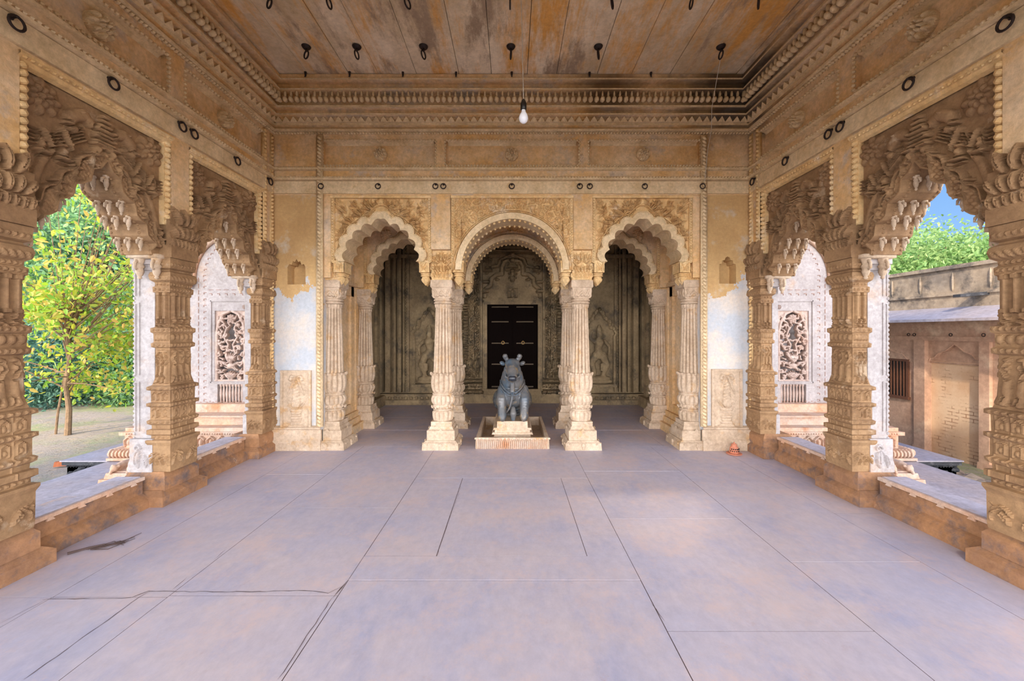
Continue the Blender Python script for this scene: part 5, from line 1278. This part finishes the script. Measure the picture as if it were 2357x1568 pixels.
m = MB(); c = -7.55; half = [(.62,.95),(.5,1.02),(.42,1.1),(.25,1.14),(.1,1.22),(0,1.25)]; pl = [(c-u, v) for u, v in half]+[(c+u, v) for u, v in half[::-1][1:]]; m.tube([(u,-.0,v) for u, v in pl], .014, 6); obj('arch_outline', m, M_BUILD, b)
M_OLDWOOD = flat('old_wood', hexc(110,70,48), .8, 0, .3)
m = MB(); f = MB(); wx0, wx1, wz0, wz1 = -7.45,-7.05,.36,.98
for k in range(6): m.lathe([(wz0,.012),(wz0+.3,.018),(wz1,.012)], 8, wx0+.05+k*.06, -.01)
f.box(wx0-.04,wx0,-.03,.02,wz0-.04,wz1+.04); f.box(wx1,wx1+.04,-.03,.02,wz0-.04,wz1+.04); f.box(wx0,wx1,-.03,.02,wz1,wz1+.04); f.box(wx0-.06,wx1+.06,-.05,.02,wz0-.05,wz0)
w_ = obj('barred_window', f, M_OLDWOOD, b); obj('window_bars', m, M_OLDWOOD, w_); obj('dark_opening', MB().box(wx0,wx1,-.006,.01,wz0,wz1), M_BLACK, w_)
m = MB(); m.add([(-13,-.62,1.66),(-2,-.62,1.66),(-2,-.62,1.70),(-13,-.62,1.70),(-13,.0,1.78),(-2,.0,1.78),(-2,.0,1.90),(-13,.0,1.90)], [(0,1,2,3),(3,2,6,7),(1,0,4,5),(0,3,7,4),(2,1,5,6)]); obj('eave_slab', m, M_TERR, b)
m = MB(); m.box(-13,-2,-.02,.3,1.85,2.50); m.box(-13,-2,-.06,.36,2.50,2.56,.01); m.box(-13,-2,-.05,.0,2.08,2.12)
for k in range(22): m.ell((-12.8+k*.5, -.03, 2.3), (.02,.02,.15), 5, 4)
obj('stained_parapet', m, M_STAIN, b)
m = MB(); m.add([(-6.0,-.02,2.10),(-5.82,-.02,2.10),(-5.86,-.40,2.06),(-5.96,-.40,2.06),(-6.0,-.02,2.05),(-5.82,-.02,2.05),(-5.86,-.40,2.02),(-5.96,-.40,2.02)], [(0,1,2,3),(7,6,5,4),(0,3,7,4),(1,5,6,2),(3,2,6,7)]); obj('rain_spout', m, M_DARKST, b)
m = MB()
for u in (-7.75,-6.98,-6.88,-6.31,-5.87): torus(m, (u,-.05,1.46), .022, .006)
obj('ring_row', m, M_IRON, b)
# rubble stones by the right terrace
r = random.Random(12)
for k in range(12):
    m = MB(); s = r.uniform(.10,.22); m.ell((0,0,0), (s, s*r.uniform(.6,1), s*r.uniform(.4,.6)), 7, 5, Euler((r.uniform(-.3,.3), r.uniform(-.3,.3), r.uniform(0,6))))
    for v in m.V[0]: v += np.array([r.uniform(-1,1), r.uniform(-1,1), r.uniform(-1,1)])*s*.12
    o = obj('rubble_stone', m, M_STAIN, None, (5.98+r.uniform(-.12,.12), 5.55-k*.085, GZ+s*.45)); tag(o, 'rough grey stone in the row of rubble below the right terrace', 'stone', 'rubble stones below the right terrace', 'thing')
M_BRICKR = flat('broken_brick', hexc(190,110,70), .9)
tag(obj('broken_brick', MB().box(-.07,.07,-.035,.035,-.04,.03,.01), M_BRICKR, None, (-6.85,6.05,GZ+.06), .5), 'broken orange brick lying on the grass beyond the left terrace', 'brick', None, 'thing')

# ================================================================ trees
def leaf_mat(name, cols, trans=.45):
    t = NT(name, .5); g = t.t.nodes.new('ShaderNodeNewGeometry'); r = t.n('ShaderNodeValToRGB'); t.t.links.new(g.outputs['Random Per Island'], r.inputs[0]); e = r.color_ramp.elements
    while len(e) < len(cols): e.new(.5)
    for i, c in enumerate(cols): e[i].position = i/(len(cols)-1); e[i].color = hexc(*c)
    tr = t.n('ShaderNodeBsdfTranslucent'); mx = t.n('ShaderNodeMixShader'); mx.inputs[0].default_value = trans
    t.col(r.outputs[0]); t.t.links.new(r.outputs[0], tr.inputs[0]); t.l(t.b, 0, mx, 1); t.l(tr, 0, mx, 2); t.l(mx, 0, t.out, 0); return t.m
LM_Y = leaf_mat('yellow_green_leaf', [(222,214,70),(160,196,56),(118,170,62),(190,204,84),(222,178,92),(140,186,72)], .45)
LM_G = leaf_mat('green_leaf', [(140,182,122),(106,156,108),(166,202,124),(88,132,100),(158,192,150)])
LM_D = leaf_mat('dark_green_leaf', [(104,148,130),(80,124,112),(128,170,140),(64,104,102),(148,186,156)])
LM_P = leaf_mat('pale_green_leaf', [(150,180,110),(116,156,84),(176,198,124),(96,138,74)])
M_BARK = stone('bark', hexc(150,122,92), hexc(116,92,68), None, 8, 40, .6)
def leaves(m, P, size, rng, droop=.2):
    n = len(P); d = rng.normal(size=(n,3)); d[:,2] -= droop; d /= np.linalg.norm(d, axis=1)[:,None]
    w = np.cross(d, rng.normal(size=(n,3))); w /= np.linalg.norm(w, axis=1)[:,None]; nn = np.cross(d, w)
    L = size*rng.uniform(.6,1.3,(n,1)); W = L*.24
    v = np.stack([P, P+d*L*.28+w*W*.9+nn*L*.05, P+d*L*.68+w*W*.75+nn*L*.03, P+d*L-nn*L*.06, P+d*L*.68-w*W*.75+nn*L*.03, P+d*L*.28-w*W*.9+nn*L*.05], 1).reshape(-1,3)
    b = np.arange(n)*6; m.add(v, np.concatenate([np.stack([b,b+1,b+2,b+3],1), np.stack([b,b+3,b+4,b+5],1)])); return m
def crown(c, rad, nclump, per, cl, size, seed, hollow=.55):
    rng = np.random.default_rng(seed); d = rng.normal(size=(nclump,3)); d /= np.linalg.norm(d, axis=1)[:,None]
    C = np.array(c)+d*np.array(rad)*rng.uniform(hollow,1,(nclump,1)); P = np.repeat(C, per, 0)+rng.normal(size=(nclump*per,3))*cl
    m = MB(); leaves(m, P, size, rng); return m, C
def tree(name, label, cat, loc, h, rad, lm, nclump, per, cl, size, seed, group, trunk=True, tr=.12):
    t = thing(name, label, cat, loc, 0, group)
    m, C = crown((0,0,h), rad, nclump, per, cl, size, seed); obj('foliage', m, lm, t)
    if trunk:
        m = MB(); m.tube([(0,0,-.2),(tr*.4,0,h*.35),(0,tr,h*.75),(0,0,h)], [tr,tr*.8,tr*.55,tr*.3], 8)
        for k in range(0, len(C), max(1, len(C)//14)):
            c = Vector(C[k]); m.tube([(0,0,h*.55+.02*k%1), tuple(Vector((0,0,h*.75)).lerp(c,.5)+Vector((0,0,.1))), tuple(c)], [tr*.4,tr*.25,tr*.08], 5)
        obj('trunk', m, M_BARK, t)
    return t
GT = 'trees beyond the left lawn'
spec = [(-9.5,15,4.2,(3.0,2.2,4.2)),(-14.5,14,4.0,(3.2,2.5,4.4)),(-19,16,4.5,(3.6,2.5,5)),(-12,19,5.5,(3.6,2.4,5.4)),(-17,21,6.0,(4,2.5,6)),(-24,20,6,(4,3,6.5)),(-6.5,18,4.5,(3,2.2,4.4))]
lab = ['dense blue-green tree, nearest the back wall, beyond the left lawn','broad dark green tree behind the yellow-leaved young tree','tall dark tree at the far left edge of the lawn','tall tree of the second row, rising in the middle of the left arch','tall tree of the second row, cut by the left arch edge','farthest dark tree at the left end of the grove','dark tree mostly hidden behind the left screen wall']
for k, (x, y, h, rad) in enumerate(spec):
    tree('dense_tree', lab[k], 'tree', (x,y,GZ), h, rad, (LM_D, LM_G)[k % 2], 300, 110, .34, .15, 20+k, GT, tr=.22)
sh = [(-8.6,12.2),(-10.6,11.4),(-12.4,10.8),(-14.2,11.6),(-7.0,13.0),(-16.4,12.5)]
sl_ = ['right of the yellow-leaved tree','directly behind the yellow-leaved tree','left of the yellow-leaved tree','cut by the left pillar','by the screen','at the far left of the shrub row']
for k, (x, y) in enumerate(sh):
    tree('leafy_shrub', 'rounded pale green shrub at the lawn edge, '+sl_[k], 'shrub', (x,y,GZ), 1.1, (1.35,1.0,1.15), LM_G if k % 2 else LM_D, 150, 90, .20, .10, 40+k, 'shrubs at the edge of the left lawn', True, .05)
# young yellow-green tree
t = thing('young_tree', 'young tree with bright yellow-green leaves on the left lawn', 'tree', (-8.92,8.0,GZ))
rng = np.random.default_rng(5); tk = MB(); lf = MB()
tk.tube([(0,0,-.1),(.03,0,.5),(-.04,0,1.0),(.05,0,1.6),(.0,.02,2.4)], [.055,.045,.035,.03,.02], 8)
tk.tube([(-.25,0,-.1),(-.2,0,.4),(-.08,.02,1.2)], [.02,.02,.014], 6)
ends = []
for k in range(46):
    a = rng.uniform(0, 2*PI); z0 = rng.uniform(.75, 2.6); L = rng.uniform(.8, 2.1); q = rng.uniform(-.25,.6)
    p = [Vector((0,0,z0))]
    for j in range(1, 6): p.append(Vector((math.cos(a)*L*j/5*.95+.25*j/5, math.sin(a)*L*j/5*.8, z0+L*(q*j/5*1.3-.25*(j/5)**2)+.5*j/5)))
    tk.tube([tuple(v) for v in p], [.016,.012,.009,.007,.005,.003], 5)
    for j in range(1, 6):
        for _ in range((3,10,18,26,26)[j-1]): ends.append(np.array(p[j])+rng.normal(size=3)*.15)
hi = [np.array((rng.uniform(-.5,2.1), rng.uniform(-.8,.8), rng.uniform(2.8,5.2))) for _ in range(32)]
for c in hi:
    for _ in range(50): ends.append(c+rng.normal(size=3)*.22)
    q0 = rng.uniform(1.5,2.3); tk.tube([(0,0,q0), tuple(c*.55+np.array((0,0,q0*.4))), tuple(c)], [.015,.009,.003], 5)
leaves(lf, np.array(ends), .115, rng, .5); obj('trunk', tk, M_BARK, t); obj('foliage', lf, LM_Y, t)
# trees beyond the outbuilding
spec = [(13.5,13.5,3.0,(2.6,2.4,2.6)),(16.5,12.5,3.1,(3.0,2.4,2.7)),(19.5,13,2.7,(2.8,2.2,2.6)),(11.5,15.5,2.8,(2.4,2.0,2.4)),(23,14.5,3.0,(3.2,2.4,2.8)),(15.5,16.5,3.9,(2.4,2.2,2.7))]
lab = ['just right of the right pillar','in the middle of the right arch','right of the middle one','hidden behind the right pillar','cut by the nearer right pillar','rising tallest behind the others']
for k, (x, y, h, rad) in enumerate(spec):
    tree('bright_tree', 'light green treetop over the outbuilding parapet, '+lab[k], 'tree', (x,y,GZ), h, rad, LM_P, 200, 100, .28, .14, 60+k, 'trees behind the outbuilding', tr=.15)

# sparse tall unseen trees behind the pavilion, placed to break up the low sun
spec = [(-12.5,-12,12,(4.5,3.5,4.5)),(-6.0,-12.5,14.9,(2.2,2.3,2.2)),(-8,-14.8,10.6,(3.6,3,2.6))]
for k, (x, y, h, rad) in enumerate(spec):
    tree('shade_tree', 'unseen tall tree added behind the pavilion to cast dappled shade', 'tree', (x,y,GZ), h, rad, LM_G, (330,110,80)[k], 45, .4, .34, 80+k, 'shade trees behind the pavilion', tr=.25)
# ================================================================ camera, world, sun
cam = bpy.data.cameras.new('camera'); co = bpy.data.objects.new('camera', cam); COL.objects.link(co)
cam.sensor_width = 36; cam.sensor_fit = 'HORIZONTAL'; cam.lens = 36*F/2357; cam.clip_start = .02; cam.clip_end = 300
co.location = (0,0,EYE); co.rotation_euler = (PI/2,0,0); cam.shift_y = -19/2357; cam.shift_x = .5/2357
SC.camera = co
def world():
    w = bpy.data.worlds.new('sky'); SC.world = w; w.use_nodes = True; t = w.node_tree; t.nodes.clear()
    N = lambda k, **a: (lambda n: [setattr(n, p, q) for p, q in a.items()] and n or n)(t.nodes.new(k))
    out = N('ShaderNodeOutputWorld'); bg = N('ShaderNodeBackground'); t.links.new(bg.outputs[0], out.inputs[0])
    tc = N('ShaderNodeTexCoord'); sp = N('ShaderNodeSeparateXYZ'); t.links.new(tc.outputs['Generated'], sp.inputs[0])
    def ramp(src, els):
        r = N('ShaderNodeValToRGB'); t.links.new(src, r.inputs[0]); e = r.color_ramp.elements
        while len(e) < len(els): e.new(.5)
        for x, (p, c) in zip(e, els): x.position = p; x.color = c
        return r.outputs[0]
    # blue sky ahead; added bright glow behind and beside the camera lights the interior
    up = ramp(sp.outputs[2], [(0,(.48,.66,.90,1)), (.12,(.30,.52,.86,1)), (.35,(.15,.35,.76,1)), (1,(.10,.25,.7,1))])
    d = N('ShaderNodeVectorMath', operation='DOT_PRODUCT'); t.links.new(tc.outputs['Generated'], d.inputs[0]); d.inputs[1].default_value = Vector((0,-1,.0)).normalized()
    m = N('ShaderNodeMapRange'); t.links.new(d.outputs['Value'], m.inputs[0]); m.inputs[1].default_value = -.35; m.inputs[2].default_value = .7; m.inputs[3].default_value = 0; m.inputs[4].default_value = 1
    p = N('ShaderNodeMath', operation='POWER'); t.links.new(m.outputs[0], p.inputs[0]); p.inputs[1].default_value = .8
    el = ramp(sp.outputs[2], [(0,(1,1,1,1)), (.12,(.9,.9,.9,1)), (.35,(.55,.55,.55,1)), (.75,(.1,.1,.1,1))])
    pm = N('ShaderNodeMath', operation='MULTIPLY'); t.links.new(p.outputs[0], pm.inputs[0]); t.links.new(el, pm.inputs[1]); p = pm
    mul = N('ShaderNodeMix', data_type='RGBA', blend_type='MIX'); t.links.new(p.outputs[0], mul.inputs[0]); t.links.new(up, mul.inputs[6]); mul.inputs[7].default_value = SKY_FILL
    t.links.new(mul.outputs[2], bg.inputs[0]); bg.inputs[1].default_value = SKY
SUN = (-.40,-.75,.54); SKY = .9; SKY_FILL = (9.6,9.6,10.0,1)  # pale sky term is an added fill for the interior, out of view
world()
sl = bpy.data.lights.new('sun', 'SUN'); so = bpy.data.objects.new('sun', sl); COL.objects.link(so)
sl.energy = 3.0; sl.color = (1,.84,.66); sl.angle = math.radians(1.6)
so.rotation_euler = Vector(SUN).to_track_quat('Z', 'Y').to_euler()
v = SC.view_settings; v.view_transform = 'Standard'; v.look = 'None'; v.gamma = 1; v.exposure = 0.42; v.use_curve_mapping = False
try:
    SC.cycles.max_bounces = 10; SC.cycles.diffuse_bounces = 5; SC.cycles.glossy_bounces = 3; SC.cycles.transparent_max_bounces = 8
except Exception: pass
